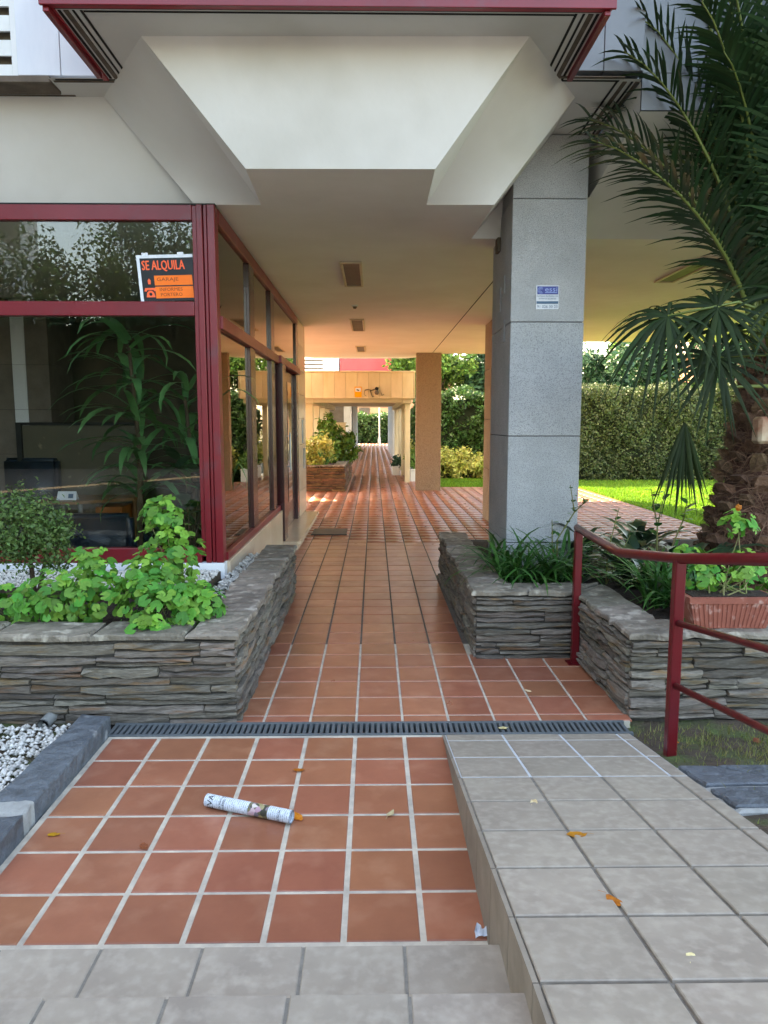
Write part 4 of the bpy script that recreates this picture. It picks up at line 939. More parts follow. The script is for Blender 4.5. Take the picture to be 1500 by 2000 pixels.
rose((1.52, 5.95, .42), [[(1.52, 5.95, .42), (1.5, 5.9, .75), (1.62, 5.85, .98), (1.58, 5.85, 1.2)], [(1.52, 5.95, .42), (1.46, 5.9, .7), (1.44, 5.85, .92)], [(1.62, 5.85, .98), (1.70, 5.8, 1.08)]], 'tall thin rose stem rising in front of the granite column', 61, 12, .05)
rose((1.85, 5.7, .42), [[(1.85, 5.7, .42), (1.82, 5.6, .7), (1.88, 5.55, 1.05)], [(1.85, 5.7, .42), (2.0, 5.6, .85)]], 'small rose stem behind the sloping handrail', 62, 11, .045)
rose((2.25, 5.7, .42), [[(2.25, 5.7, .42), (2.2, 5.6, .9), (2.22, 5.5, 1.25)], [(2.25, 5.7, .42), (2.4, 5.6, .95), (2.38, 5.5, 1.1)], [(2.2, 5.6, .9), (2.1, 5.5, 1.2)]], 'leafy rose stem beside the palm trunk', 63, 13, .07)
# small-leaved ball shrub left
def shrub(name, base, lobes, nleaf, size, mat, label, seed, cat='shrub', grp=None, trunk=.02, corefac=.72, kindpart=True):
    rg_ = np.random.default_rng(seed); rr = random.Random(seed); t_ = thing(name, base, label, cat, grp); bm = NB()
    for c, r_, w_ in lobes:
        tube(bm, [base, [(base[i] + c[i]) / 2 + rr.uniform(-.05, .05) * r_[0] for i in range(3)], c], [trunk, trunk * .8, trunk * .4], 6)
        for k in range(5):
            e = [c[i] + rr.uniform(-.7, .7) * r_[i] for i in range(3)]; tube(bm, [c, e], [trunk * .4, trunk * .15], 4)
    obj('trunk', bm, K['bark'], t_)
    Ps = []; Ns = []; tw = sum(l[2] for l in lobes)
    for c, r_, w_ in lobes:
        m = int(nleaf * w_ / tw); nc = max(12, m // 60)
        cd = unit(rg_.normal(size=(nc, 3))); cr = .45 + .55 * rg_.random((nc, 1)) ** .6
        cen = cd * cr; idx = rg_.integers(0, nc, m); q = cen[idx] + rg_.normal(size=(m, 3)) * .17
        Ps.append(np.array(c) + q * np.array(r_)); Ns.append(unit(q))
    P = np.concatenate(Ps); Nn = np.concatenate(Ns); keep = P[:, 2] > base[2] + .01
    Nn = Nn * .6 + np.array([0, 0, .5])
    tag(mobj('crown', leaves('crown', P[keep], size, rg_, Nn[keep], .9), K[mat], t_), kind='stuff')
    return t_
shrub('ball_shrub', (-2.32, 4.95, .42), [((-2.36, 4.95, .98), (.30, .28, .25), 1), ((-2.2, 4.9, .86), (.18, .2, .16), .4)], 5200, .03, 'box', 'small leaved rounded shrub on a thin trunk before the shop window', 301)

# ---- palms
def ribbon_frond(path, Lmax, nleaf, wd, seed, droop=.25, vee=.55, up=(0, 0, 1)):
    """pinnate frond; returns leaflets arrays and path"""
    rg_ = np.random.default_rng(seed); P = np.array(path, float); seg = np.linalg.norm(np.diff(P, axis=0), axis=1); cs = np.concatenate([[0], np.cumsum(seg)]); tot = cs[-1]
    V = []; F = []
    for s in (-1, 1):
        for k in range(nleaf):
            t_ = .16 + .84 * (k + rg_.random() * .5) / nleaf; d = t_ * tot; p = np.array([np.interp(d, cs, P[:, i]) for i in range(3)])
            q = np.array([np.interp(min(d + .05, tot), cs, P[:, i]) for i in range(3)]); q0 = np.array([np.interp(max(d - .05, 0), cs, P[:, i]) for i in range(3)])
            T_ = unit(q - q0); S_ = unit(np.cross(T_, np.array(up) + .001)); U_ = np.cross(S_, T_)
            L = Lmax * (math.sin(math.pi * (.12 + .80 * t_)) ** .6) * (.85 + .3 * rg_.random())
            D = unit(S_ * s * (1 - .35 * t_) + T_ * (.55 + .5 * t_) + U_ * vee * (rg_.random() * 1.2 - .2)); W = unit(np.cross(D, U_)) * wd
            b = len(V); m = 4
            for i in range(m + 1):
                u = i / m; c = p + D * L * u + np.array([0, 0, -droop * L * u * u]); w_ = W * (1.0 if i in (1, 2) else .55 if i == 0 else .6 if i == 3 else .03)
                V += [c - w_, c + w_]
            for i in range(m): F.append((b + 2*i, b + 2*i+1, b + 2*i+3, b + 2*i+2))
    return V, F
dp = thing('date_palm', (3.0, 5.6, .42), 'palm with shaggy fibrous trunk and long feather fronds at the right', 'palm')
bm = NB(); zs = np.linspace(.35, 2.25, 14)
def tr_c(z): t_ = (z - .35) / 1.9; return (2.95 + .20 * t_, 5.62), .46 - .20 * t_ ** .8 + (.05 if z < .6 else 0)
rr = random.Random(8); prev = None
for z in zs:
    (cx, cy), r_ = tr_c(z); ring = [bm.verts.new((cx + (r_ - .05 + rr.uniform(-.025, .025)) * math.cos(a), cy + (r_ - .05 + rr.uniform(-.025, .025)) * math.sin(a), z + rr.uniform(-.03, .03))) for a in np.linspace(0, 6.283, 23)[:-1]]
    if prev:
        for i in range(22): bm.faces.new((prev[i], prev[(i+1) % 22], ring[(i+1) % 22], ring[i]))
    prev = ring
bm.faces.new(prev); trunk = obj('trunk', bm, K['fibre'], dp)
# leaf bases in spiral
for k in range(150):
    z = .42 + 1.8 * k / 150; a = k * 2.399; (cx, cy), r_ = tr_c(z)
    h = rr.uniform(.09, .15); wd = rr.uniform(.05, .085); bm = NB()
    pts = [(-.03, -wd, 0), (-.03, wd, 0), (.035, -wd * .8, h * .55), (.035, wd * .8, h * .55), (.055, -wd * .5, h), (.055, wd * .5, h), (.02, -wd * .5, h * 1.05), (.02, wd * .5, h * 1.05), (-.04, -wd, h * .8), (-.04, wd, h * .8)]
    v = [bm.verts.new((x + rr.uniform(-.012, .012), y + rr.uniform(-.012, .012), q)) for x, y, q in pts]
    for q in ((0, 1, 3, 2), (2, 3, 5, 4), (4, 5, 7, 6), (6, 7, 9, 8)): bm.faces.new([v[i] for i in q])
    bm.faces.new((v[0], v[2], v[4], v[6], v[8])); bm.faces.new((v[9], v[7], v[5], v[3], v[1]))
    bmesh.ops.recalc_face_normals(bm, faces=bm.faces[:]); me = bpy.data.meshes.new('leaf_base'); bm.to_mesh(me); bm.free()
    mobj('leaf_base', me, K['lbase'], trunk, Matrix.Translation((cx + (r_ - .035) * math.cos(a), cy + (r_ - .035) * math.sin(a), z)) @ Matrix.Rotation(a, 4, 'Z') @ Matrix.Rotation(rr.uniform(-.1, .25), 4, 'Y'))
# fibres
rg = np.random.default_rng(12); n = 5200; z = .42 + rg.random(n) * 1.85; a = rg.random(n) * 6.283
cx = 2.95 + .2 * (z - .35) / 1.9; r_ = .46 - .20 * ((z - .35) / 1.9) ** .8 - .03 + rg.random(n) * .05
p0 = np.stack([cx + r_ * np.cos(a), 5.62 + r_ * np.sin(a), z], 1); out_ = np.stack([np.cos(a), np.sin(a), np.zeros(n)], 1); tan = np.stack([-np.sin(a), np.cos(a), np.zeros(n)], 1)
d = unit(tan * rg.normal(0, 1, (n, 1)) + out_ * .28 * rg.random((n, 1)) + np.array([0, 0, 1]) * rg.normal(-.2, .7, (n, 1))); L = (.06 + .14 * rg.random((n, 1)))
p1 = p0 + d * L * .5 + out_ * .012; p2 = p0 + d * L + np.array([0, 0, -.25]) * L; w_ = unit(np.cross(d, out_)) * .0022
V = np.stack([p0 - w_, p0 + w_, p1 - w_, p1 + w_, p2], 1).reshape(-1, 3); i = np.arange(n) * 5
F = np.concatenate([np.stack([i, i+1, i+3], 1), np.stack([i, i+3, i+2], 1), np.stack([i+2, i+3, i+4], 1)])
tag(mobj('fibres', nmesh('fibres', V, F), K['hair'], trunk), kind='stuff')
top = np.array([3.12, 5.62, 2.2])
ends = [((-1.15, -.15, 2.3), .5), ((-.85, -.6, 2.5), .4), ((-.45, -.2, 2.7), .3), ((-.75, .35, 2.4), .4), ((.5, -.6, 2.5), .4), ((1.2, .1, 2.1), .6), ((.9, .7, 2.0), .5), ((-.2, .6, 2.6), .3), ((1.4, -.7, 1.4), .8), ((-.35, -1.3, 2.1), .6), ((.25, -.2, 2.8), .2), ((-.05, -.55, 2.9), .2), ((-1.3, -.3, 2.0), .55), ((-.7, -.2, 2.7), .3), ((-.95, .1, 2.1), .5), ((-.3, .1, 2.5), .3), ((-1.2, .3, 1.9), .6), ((-.75, -.5, 1.9), .6), ((.1, -.8, 2.2), .4), ((-1.55, -.5, 1.35), .7), ((-1.45, -.1, 1.65), .6), ((-1.0, -.2, 2.9), .3), ((-.6, -.9, 2.3), .45), ((-.25, -.9, 2.5), .4), ((-.9, -.5, 2.2), .5), ((-.5, -.5, 2.0), .6)]
for k, (e, cv) in enumerate(ends):
    e = np.array(e); pth = []
    for t_ in np.linspace(0, 1, 12):
        hz = e[:2] * (t_ ** (1.15 + cv * .5)); zz = e[2] * (1 - (1 - t_) ** (1.0 + cv * .8)) ; pth.append((top[0] - .04 + e[0] * .13 + hz[0] * .93, top[1] + e[1] * .10 + hz[1], top[2] + zz))
    fo = obj('frond', tube(NB(), pth, list(np.linspace(.022, .004, 12)), 6), K['rachis'], dp, True)
    V, F = ribbon_frond(pth, .56, 54, .0125, 400 + k, .35, .5)
    tag(mobj('leaflets', nmesh('leaflets', np.array(V), np.array(F)), K['frond'], fo), kind='stuff')
def fan(name, parent, hub, pet0, nrm, axis, Lr, nseg, seed, droop=.3, span=5.4, wmul=1.0):
    """fan leaf: petiole + radiating segments around hub"""
    rg_ = np.random.default_rng(seed); hub = np.array(hub, float); nrm = unit(np.array(nrm, float)); ax = np.array(axis, float); ax = unit(ax - nrm * (ax @ nrm)); sd = np.cross(nrm, ax)
    mid = (np.array(pet0) + hub) / 2 + np.array([0, 0, .12])
    o = obj(name, tube(NB(), [pet0, mid, hub], [.014, .010, .007], 6), K['rachis'], parent, True)
    V = []; F = []; 
    for k in range(nseg):
        a = -span / 2 + span * (k + .5) / nseg; D = ax * math.cos(a) + sd * math.sin(a) + nrm * .18 * rg_.normal(); D = unit(D)
        W = unit(np.cross(D, nrm)); L = Lr * (.82 + .18 * math.cos(a)) * (.9 + .2 * rg_.random()); w0 = span / nseg * L * .42 * wmul
        b = len(V); m = 5
        for i in range(m + 1):
            u = i / m; c = hub + D * L * u + np.array([0, 0, -droop * L * u ** 2.2]); wv = (.006, w0 * .42, w0 * .46, w0 * .36, w0 * .18, .001)[i]
            V += [c - W * wv - nrm * .004, c + nrm * .0, c + W * wv - nrm * .004]
        for i in range(m): F += [(b+3*i, b+3*i+1, b+3*i+4, b+3*i+3), (b+3*i+1, b+3*i+2, b+3*i+5, b+3*i+4)]
    tag(mobj('segments', nmesh('segments', np.array(V), np.array(F)), K['fanleaf'], o), kind='stuff')
fpalm = thing('fan_palm', (3.45, 5.0, .42), 'fan palm with drooping pleated leaves hanging in front of the trunk', 'palm')
obj('trunk', tube(NB(), [(3.45, 5.0, .4), (3.4, 5.02, 1.2), (3.38, 5.0, 1.95)], [.12, .10, .09], 10), K['fibre'], fpalm, True)
cr = (3.36, 5.0, 1.95)
fan('leaf', fpalm, (2.28, 4.95, 2.46), cr, (-.35, -.65, .6), (-1, 0, -.25), .55, 30, 1, .35)
fan('leaf', fpalm, (1.95, 4.95, 2.40), (2.9, 5.0, 2.35), (-.1, -.7, .7), (-1, -.1, -.5), .52, 30, 2, .75)
fan('leaf', fpalm, (2.30, 4.95, 2.13), cr, (-.1, -.9, .35), (-.25, 0, -1), .48, 30, 3, .25)
fan('leaf', fpalm, (2.78, 5.0, 2.55), cr, (0, -.6, .8), (-.6, -.2, -.3), .55, 28, 4, .4)
fan('leaf', fpalm, (2.14, 5.05, 1.70), (2.75, 5.1, 1.95), (-.5, -.8, .1), (0, 0, -1), .56, 16, 5, .1, .75, 2.6)
fan('leaf', fpalm, (2.6, 5.3, 2.35), cr, (.1, -.5, .8), (-.5, .4, -.2), .5, 28, 6, .35)
# jug hanging on trunk
jg = thing('plastic_jug', (2.72, 5.2, 1.62), 'small cream and brown plastic jug hanging on the palm trunk', 'jug')
obj('jug_body', B(2.70, 2.86, 5.12, 5.24, 1.55, 1.74, .02), K['amber'], jg); obj('jug_cap', tube(NB(), [(2.78, 5.18, 1.74), (2.78, 5.18, 1.775)], .022, 10), K['fibre'], jg)

# ---- lobby contents
def dracaena(base, H, heads, label, seed):
    rg_ = random.Random(seed); t_ = thing('dracaena_plant', base, label, 'plant', 'indoor dracaenas')
    obj('stem', tube(NB(), [base, (base[0] + .04, base[1], base[2] + H * .5), (base[0] - .02, base[1], base[2] + H)], [.03, .024, .015], 8), K['bark'], t_, True)
    obj('pot', tube(NB(), [(base[0], base[1], .03), (base[0], base[1], .40)], [.14, .19], 16), K['black'], t_)
    ms = [blade_mesh(rg_.uniform(.45, .65), .036, rg_.uniform(.8, 2.4), seed + i, 6, .3, .2) for i in range(6)]
    for m in ms: m.materials.append(K['drac'])
    for hx, hz, nl in heads:
        for k in range(nl):
            p = Vector((base[0] + hx + rg_.uniform(-.02, .02), base[1] + rg_.uniform(-.02, .02), base[2] + hz + rg_.uniform(-.12, .08)))
            mobj('leaf', rg_.choice(ms), None, t_, Matrix.Translation(p) @ Matrix.Rotation(rg_.uniform(0, 6.28), 4, 'Z') @ Matrix.Rotation(rg_.uniform(.45, 1.6), 4, 'Y') @ Matrix.Scale(rg_.uniform(.85, 1.35), 4))
dracaena((-2.15, 6.65, .38), 2.0, [(-.02, 2.05, 16), (0, 1.72, 18), (.02, 1.4, 18), (.03, 1.05, 18), (.03, .75, 14)], 'tall dracaena with drooping leaves behind the shop window', 500)
dracaena((-1.72, 6.85, .38), 1.55, [(0, 1.6, 14), (.0, 1.2, 14), (0, .85, 12)], 'shorter dracaena near the window corner indoors', 520)
rbp = clump('rubber_plant', (-1.62, 6.4, .45), 16, (.22, .3), .06, (.8, 1.6), 'rubber', 'glossy rubber plant low in the window corner', 'plant', 540, tilt_=(.2, 1.2), spread=.12)
obj('pot', tube(NB(), [(-1.62, 6.42, .03), (-1.62, 6.42, .45)], [.12, .16], 14), K['black'], rbp)
bm = NB()
for k in range(7): tube(bm, [(-1.62, 6.42, .45), (-1.62 + .12 * math.cos(k * 2.2), 6.42 + .1 * math.sin(k * 2.2), .75 + .09 * k)], [.012, .006], 5)
obj('stems', bm, K['bark'], rbp)
rm_ = [m for m in [blade_mesh(.22, .06, 1.0, 560 + i, 5, .15, .15) for i in range(3)]]
for m in rm_: m.materials.append(K['rubber'])
rr = random.Random(77)
for k in range(26): mobj('leaf', rr.choice(rm_), None, rbp, Matrix.Translation((-1.62 + rr.uniform(-.16, .16), 6.42 + rr.uniform(-.1, .12), .6 + rr.random() * .85)) @ Matrix.Rotation(rr.uniform(0, 6.28), 4, 'Z') @ Matrix.Rotation(rr.uniform(.5, 1.6), 4, 'Y'))
dk = thing('desk', (-3.5, 9.1, 0), 'wooden desk with angled top inside the shop', 'desk')
obj('top', prism(NB(), [(-4.05, 8.75), (-3.55, 8.70), (-3.0, 9.15), (-3.0, 9.55), (-4.05, 9.55)], .73, .765), K['wood'], dk)
obj('leg', tube(NB(), [(-3.55, 8.85, .03), (-3.55, 8.85, .73)], .03, 10), K['steel'], dk); obj('leg', tube(NB(), [(-3.08, 9.4, .03), (-3.08, 9.4, .73)], .03, 10), K['wood'], dk); obj('leg', tube(NB(), [(-3.98, 9.4, .03), (-3.98, 9.4, .73)], .03, 10), K['steel'], dk)
ped = obj('drawer_unit', B(-3.45, -3.12, 9.05, 9.5, .12, .66, .006), K['woodo'], dk); obj('drawer_front', B(-3.44, -3.13, 9.035, 9.049, .14, .38, .004), K['woodo'], ped); obj('drawer_front', B(-3.44, -3.13, 9.035, 9.049, .40, .64, .004), K['woodo'], ped)
cd = thing('tent_card', (-3.72, 8.9, .765), 'small folded white card standing on the desk', 'card')
bm = NB(); poly(bm, [(-3.84, 8.86, .767), (-3.60, 8.86, .767), (-3.61, 8.90, .87), (-3.83, 8.90, .87)]); obj('front_leaf', bm, K['paper'], cd)
bm = NB(); poly(bm, [(-3.84, 8.95, .767), (-3.60, 8.95, .767), (-3.61, 8.901, .87), (-3.83, 8.901, .87)]); obj('rear_leaf', bm, K['paper'], cd)
bm = NB(); poly(bm, [(-3.70, 8.864, .79), (-3.64, 8.864, .79), (-3.64, 8.885, .84), (-3.70, 8.885, .84)]); obj('print', bm, K['teal'], cd)
def armchair(x, y, rz_, label, hgt=.78):
    t_ = thing('armchair', (x, y, .02), label, 'armchair', 'navy leather armchairs'); mw = Matrix.Translation((x, y, .02)) @ Matrix.Rotation(rz_, 4, 'Z')
    for nm, a in (('seat', (-.38, .38, -.36, .3, .16, .42)), ('backrest', (-.40, .40, .30, .48, .16, hgt)), ('armrest', (-.50, -.385, -.36, .46, .10, .58)), ('armrest', (.385, .50, -.36, .46, .10, .58))):
        bm = B(*a); bmesh.ops.bevel(bm, geom=bm.edges[:], offset=.045, segments=3, affect='EDGES'); me = bpy.data.meshes.new(nm); bmesh.ops.recalc_face_normals(bm, faces=bm.faces[:]); bm.to_mesh(me); bm.free()
        for p in me.polygons: p.use_smooth = True
        mobj(nm, me, K['leather'], t_, mw)
    for sx in (-.4, .4):
        for sy in (-.3, .4):
            me = bpy.data.meshes.new('leg'); bm = B(sx - .02, sx + .02, sy - .02, sy + .02, 0, .11); bm.to_mesh(me); bm.free(); mobj('leg', me, K['steel'], t_, mw)
armchair(-2.75, 7.5, math.pi, 'navy leather armchair with its back to the shop window', .80)
armchair(-4.75, 9.7, -.2, 'navy leather armchair at the left edge of the shop window', 1.2)
pn = thing('partition_panel', (-4.05, 10.1, 0), 'olive glossy partition panel behind the desk', 'partition')
obj('board', B(-4.78, -3.25, 10.08, 10.12, .06, 1.66, .004), K['olive'], pn); obj('frame_edge', B(-4.86, -4.785, 10.06, 10.14, .02, 1.70, .004), K['black'], pn); obj('frame_edge', B(-4.784, -3.25, 10.06, 10.14, 1.661, 1.70, .004), K['black'], pn); obj('foot', B(-3.6, -3.5, 9.9, 10.3, .02, .058, .004), K['black'], pn)

# ================================================================== PERGOLA WALKWAY AND FAR BLOCK
pg = thing('walkway_canopy', (-.4, 20, 0), 'sandstone faced walkway canopy on slim cream posts beyond the passage', 'canopy')
fr_ = obj('frieze', B(-2.6, 1.08, 20.03, 20.3, 2.37, 3.03), K['groove'], pg)
x = -2.58
while x < 1.07:
    x1 = min(x + .305, 1.085); obj('stone_panel', B(x, x1 - .004, 20.0, 20.04, 2.345, 3.04, .004), K['sandstone'], fr_); x = x1
obj('stone_panel', B(1.086, 1.11, 20.0, 21.6, 2.345, 3.04, .004), K['sandstone'], fr_)
obj('roof_slab', B(-2.6, 1.06, 20.31, 31.6, 2.38, 2.62), K['cream'], pg); obj('coping', B(-2.62, 1.12, 19.98, 20.4, 3.042, 3.075, .006), K['sandstone'], pg)
obj('beam', B(.80, 1.04, 20.32, 31.6, 2.22, 2.379), K['cream'], pg); obj('beam', B(-1.95, -1.65, 20.32, 31.6, 2.22, 2.379), K['cream'], pg); obj('beam', B(-1.64, .79, 20.32, 20.6, 2.24, 2.379), K['cream'], pg)
for y in (20.85, 23.6, 26.4, 29.2, 31.2): obj('post', B(.88, 1.03, y, y + .16, -.05, 2.219, .006), K['cream'], pg)
for y in (20.9, 23.4, 26.0, 28.6): obj('post', B(-1.95, -1.72, y, y + .2, -.05, 2.219, .006), K['cream'], pg)
lw = thing('low_wall', (-1.8, 23.6, 0), 'low sandstone clad wall behind the far planter', 'wall')
for i in range(9): obj('stone_panel', B(-3.6 + i * .3, -3.304 + i * .3, 23.62, 23.80, -.05, 1.66, .004), K['sandstone'], lw)
obj('coping', B(-3.62, -.88, 23.60, 23.84, 1.662, 1.70, .005), K['sandstone'], lw)
# fittings on the frieze
ys = thing('warning_sign', (-.44, 19.99, 2.5), 'small yellow warning sign on the sandstone frieze', 'sign')
fy = ((-.515, 19.995, 2.375), (1, 0, 0), (0, 0, 1), (0, -1, 0)); rect_on('plate', fy, 0, .19, 0, .28, .008, K['yellow'], ys, .008); rect_on('pale_field', fy, .02, .17, .15, .25, .0095, K['paper'], ys)
bm = NB(); bar(bm, (-.46, 19.985, 2.575), (-.395, 19.985, 2.555), .03, .004, (0, 1, 0)); obj('camera_symbol', bm, K['black'], ys)
cm = thing('security_camera', (.1, 19.95, 2.55), 'dark dome camera with loose cables on the sandstone frieze', 'camera')
obj('base', tube(NB(), [(.08, 20.0, 2.60), (.08, 19.93, 2.60)], .05, 12), K['black'], cm)
bm = NB(); bmesh.ops.create_uvsphere(bm, u_segments=12, v_segments=8, radius=.065, matrix=Matrix.Translation((.08, 19.90, 2.50))); obj('dome', bm, K['interior'], cm, True)
bm = NB(); tube(bm, [(-.24, 19.985, 2.56), (-.16, 19.98, 2.58), (-.05, 19.98, 2.56), (.03, 19.985, 2.58)], .012, 6); tube(bm, [(-.09, 19.985, 2.55), (-.06, 19.98, 2.45), (-.03, 19.97, 2.38), (.0, 19.98, 2.40)], .012, 6); tube(bm, [(-.24, 19.985, 2.56), (-.26, 19.98, 2.45), (-.2, 19.98, 2.40)], .007, 5); tube(bm, [(.2, 19.985, 2.5), (.22, 19.98, 2.42), (.28, 19.98, 2.46)], .009, 5); obj('cable', bm, K['interior'], cm)
# flower trough at the walkway post
tb = thing('flower_trough', (.98, 22.0, 0), 'small white flower trough beside the canopy posts', 'planter')
obj('body', B(1.06, 1.32, 21.2, 23.4, -.05, .32, .01), K['white'], tb); obj('rim', B(1.04, 1.34, 21.18, 23.42, .321, .35, .004), K['white'], tb)
shrub('trough_plant', (1.19, 22.2, .35), [((1.18, 21.6, .55), (.25, .4, .25), 1), ((1.22, 22.6, .6), (.25, .5, .3), 1)], 1500, .09, 'tree', 'green plants growing in the white trough by the canopy', 330, 'plant')
tb = thing('flower_trough', (.72, 23.0, 0), 'low white pot inside the walkway at the right', 'planter')
obj('body', B(.60, .84, 23.7, 24.4, -.05, .26, .01), K['white'], tb); obj('rim', B(.58, .86, 23.68, 24.42, .261, .29, .004), K['white'], tb)
shrub('trough_plant', (.72, 24.0, .29), [((.72, 24.0, .45), (.22, .4, .22), 1)], 700, .08, 'darktree', 'dark plant in the low white pot inside the walkway', 331, 'plant')

fb = thing('far_apartment_block', (-3, 32, 0), 'distant white block with red balcony and louvres above the walkway', 'building')
obj('mass', prism(NB(), [(-22, 33.0), (.7, 33.0), (.7, 58), (-22, 58)], 3.4, 14.5), K['whitewall'], fb)
obj('sun_block_tower', B(-13.4, -9.5, 33.2, 38, 14.51, 20.5), K['whitewall'], fb)  # unseen mass added to block a sun streak on the corridor floor
obj('parapet', B(-1.42, .75, 31.9, 32.0, 3.75, 4.62, .01), K['redfar'], fb); obj('parapet', B(-1.42, -1.32, 32.01, 33.0, 3.75, 4.62, .01), K['redfar'], fb); obj('balcony_slab', B(-1.5, .8, 31.95, 32.99, 3.5, 3.749), K['whitewall'], fb)
obj('top_rail', B(-1.5, .85, 31.85, 32.05, 4.66, 4.8, .01), K['red'], fb)
obj('cladding_panel', B(-2.2, -1.51, 32.4, 32.99, 3.4, 6.0, .01), K['whitewall'], fb)
for z in np.arange(3.45, 6.2, .17): bm = NB(); bar(bm, (-6.0, 32.6, z), (-2.21, 32.6, z), .05, .11); obj('louvre_slat', bm, K['white'], fb)
obj('louvre_backing', B(-6.0, -2.21, 32.7, 32.98, 3.4, 6.3), K['brick'], fb)
obj('soffit', B(-22, 1.2, 31.7, 58, 2.85, 3.399), K['plaster'], fb)
obj('wall', B(-9, -1.35, 33, 46, 0, 2.849), K['brick'], fb)
for y in (33.0, 37, 41, 45.5): obj('pillar', B(-1.34, -1.0, y, y + .4, -.05, 2.849), K['white'], fb)
for y in (33.0, 35, 37.5, 40, 42.5, 45.5): obj('pillar', B(.88, 1.12, y, y + .25, -.05, 2.849), K['white'], fb)
# gate hedge at corridor end with lamp post
def hedge(name, x0, x1, y0, y1, z0, z1, n, size, mat, label, seed, grp=None, holes=(), wob=.11, parts=None):
    rg_ = np.random.default_rng(seed); t_ = thing(name, ((x0 + x1) / 2, (y0 + y1) / 2, z0), label, 'hedge', grp)
    ins = min(.22, (y1 - y0) * .25)
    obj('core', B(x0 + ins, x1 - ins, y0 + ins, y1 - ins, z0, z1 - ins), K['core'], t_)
    ar = np.array([(x1 - x0) * (z1 - z0) * 1.5, (x1 - x0) * (y1 - y0), (y1 - y0) * (z1 - z0), (y1 - y0) * (z1 - z0)]); m = rg_.multinomial(n, ar / ar.sum())
    U = lambda k, a, b: a + (b - a) * rg_.random(k)
    F_ = np.stack([U(m[0], x0, x1), np.full(m[0], y0), U(m[0], z0, z1)], 1); Tt = np.stack([U(m[1], x0, x1), U(m[1], y0, y1), np.full(m[1], z1)], 1)
    Lf = np.stack([np.full(m[2], x0), U(m[2], y0, y1), U(m[2], z0, z1)], 1); Rt = np.stack([np.full(m[3], x1), U(m[3], y0, y1), U(m[3], z0, z1)], 1)
    P = np.concatenate([F_, Tt, Lf, Rt]); Nn = np.concatenate([np.tile(v, (k, 1)) for v, k in zip(((0, -1, 0), (0, 0, 1), (-1, 0, 0), (1, 0, 0)), m)]).astype(float)
    w_ = wob * (np.sin(P[:, 0] * 3.1 + P[:, 2] * 2.3) + np.sin(P[:, 0] * 7.3 - P[:, 2] * 5.1 + 1) * .6 + np.sin(P[:, 0] * 15 + P[:, 2] * 13) * .35)
    P = P + Nn * (w_[:, None] - .10 * rg_.random((len(P), 1)) ** 2 * 2)
    lo = np.sin(P[:, 0] * 2.1 + 1.3 * np.sin(P[:, 2] * 2.7 + seed)) + np.sin(P[:, 2] * 4.3 + 1.7 * np.sin(P[:, 0] * 1.9)) + .7 * np.sin(P[:, 0] * 6.1 + P[:, 2] * 3.7)
    kp = ~((lo < -1.25) & (rg_.random(len(P)) < .75) & (P[:, 2] < z1 - .3)); P = P[kp]; Nn = Nn[kp]
    for hx, hz, hr_ in holes: P = P[((P[:, 0] - hx) ** 2 + (P[:, 2] - hz) ** 2 > hr_ ** 2)]; 
    Nn = Nn[:len(P)] if len(Nn) == len(P) else None
    tag(mobj('foliage', leaves('foliage', P, size, rg_, Nn, 1.0), K[mat], t_), kind='stuff'); return t_
hedge('clipped_hedge', 3.9, 12.5, 21.4, 23.6, -.05, 2.70, 46000, .085, 'hedge', 'long clipped hedge with sunlit top beyond the lawn', 601)
hedge('ivy_hedge', 1.3, 4.2, 22.6, 24.2, -.05, 2.62, 15000, .11, 'ivy', 'darker ivy covered hedge left of the granite column', 602, holes=((2.95, 2.0, .2),))
for i, (x, lab) in enumerate(((2.1, 'yellow variegated shrub at the foot of ivy hedge, left one'), (2.85, 'yellow variegated shrub at the foot of ivy hedge, right one'))):
    shrub('variegated_shrub', (x, 22.2, 0), [((x, 22.2, .55), (.5, .4, .42), 1), ((x + .3, 22.1, .35), (.35, .3, .3), .5)], 2200, .10, 'varieg', lab, 340 + i, 'shrub', 'variegated shrubs below the hedge')
shrub('variegated_shrub', (1.42, 25.4, 0), [((1.45, 25.4, .8), (.35, .5, .7), 1)], 1400, .11, 'varieg', 'yellow shrub glimpsed between the canopy posts', 345, 'shrub', 'variegated shrubs below the hedge')
hedge('end_hedge', -3.0, 4.0, 60.5, 62, -.05, 2.3, 5000, .25, 'ivy', 'dark hedge closing the far end of the walkway', 603)
lpst = thing('lamp_post', (.35, 59.5, 0), 'white lamp post at the far end of the walkway', 'lamp post')
obj('pole', tube(NB(), [(.45, 59.5, -.05), (.45, 59.5, 3.4)], [.07, .05], 10), K['white'], lpst); obj('base', tube(NB(), [(.45, 59.5, -.05), (.45, 59.5, .5)], [.13, .10], 10), K['white'], lpst); obj('lamp_head', tube(NB(), [(.45, 59.5, 3.4), (.45, 59.5, 3.75)], [.12, .2], 10), K['white'], lpst)
eb = thing('pink_house', (0, 75, 0), 'pale pink house glimpsed beyond the end hedge', 'building')
obj('wall', B(-8, 8, 75, 82, -.1, 7), K['peach'], eb); obj('roof', prism(NB(), [(-8.5, 74.5), (8.5, 74.5), (8.5, 82.5), (-8.5, 82.5)], 7.01, 7.4), K['roof'], eb)
for x in (-5, -1.5, 2, 5): o = obj('window', B(x, x + 1.1, 74.93, 74.99, 2.2, 3.6), K['interior'], eb)

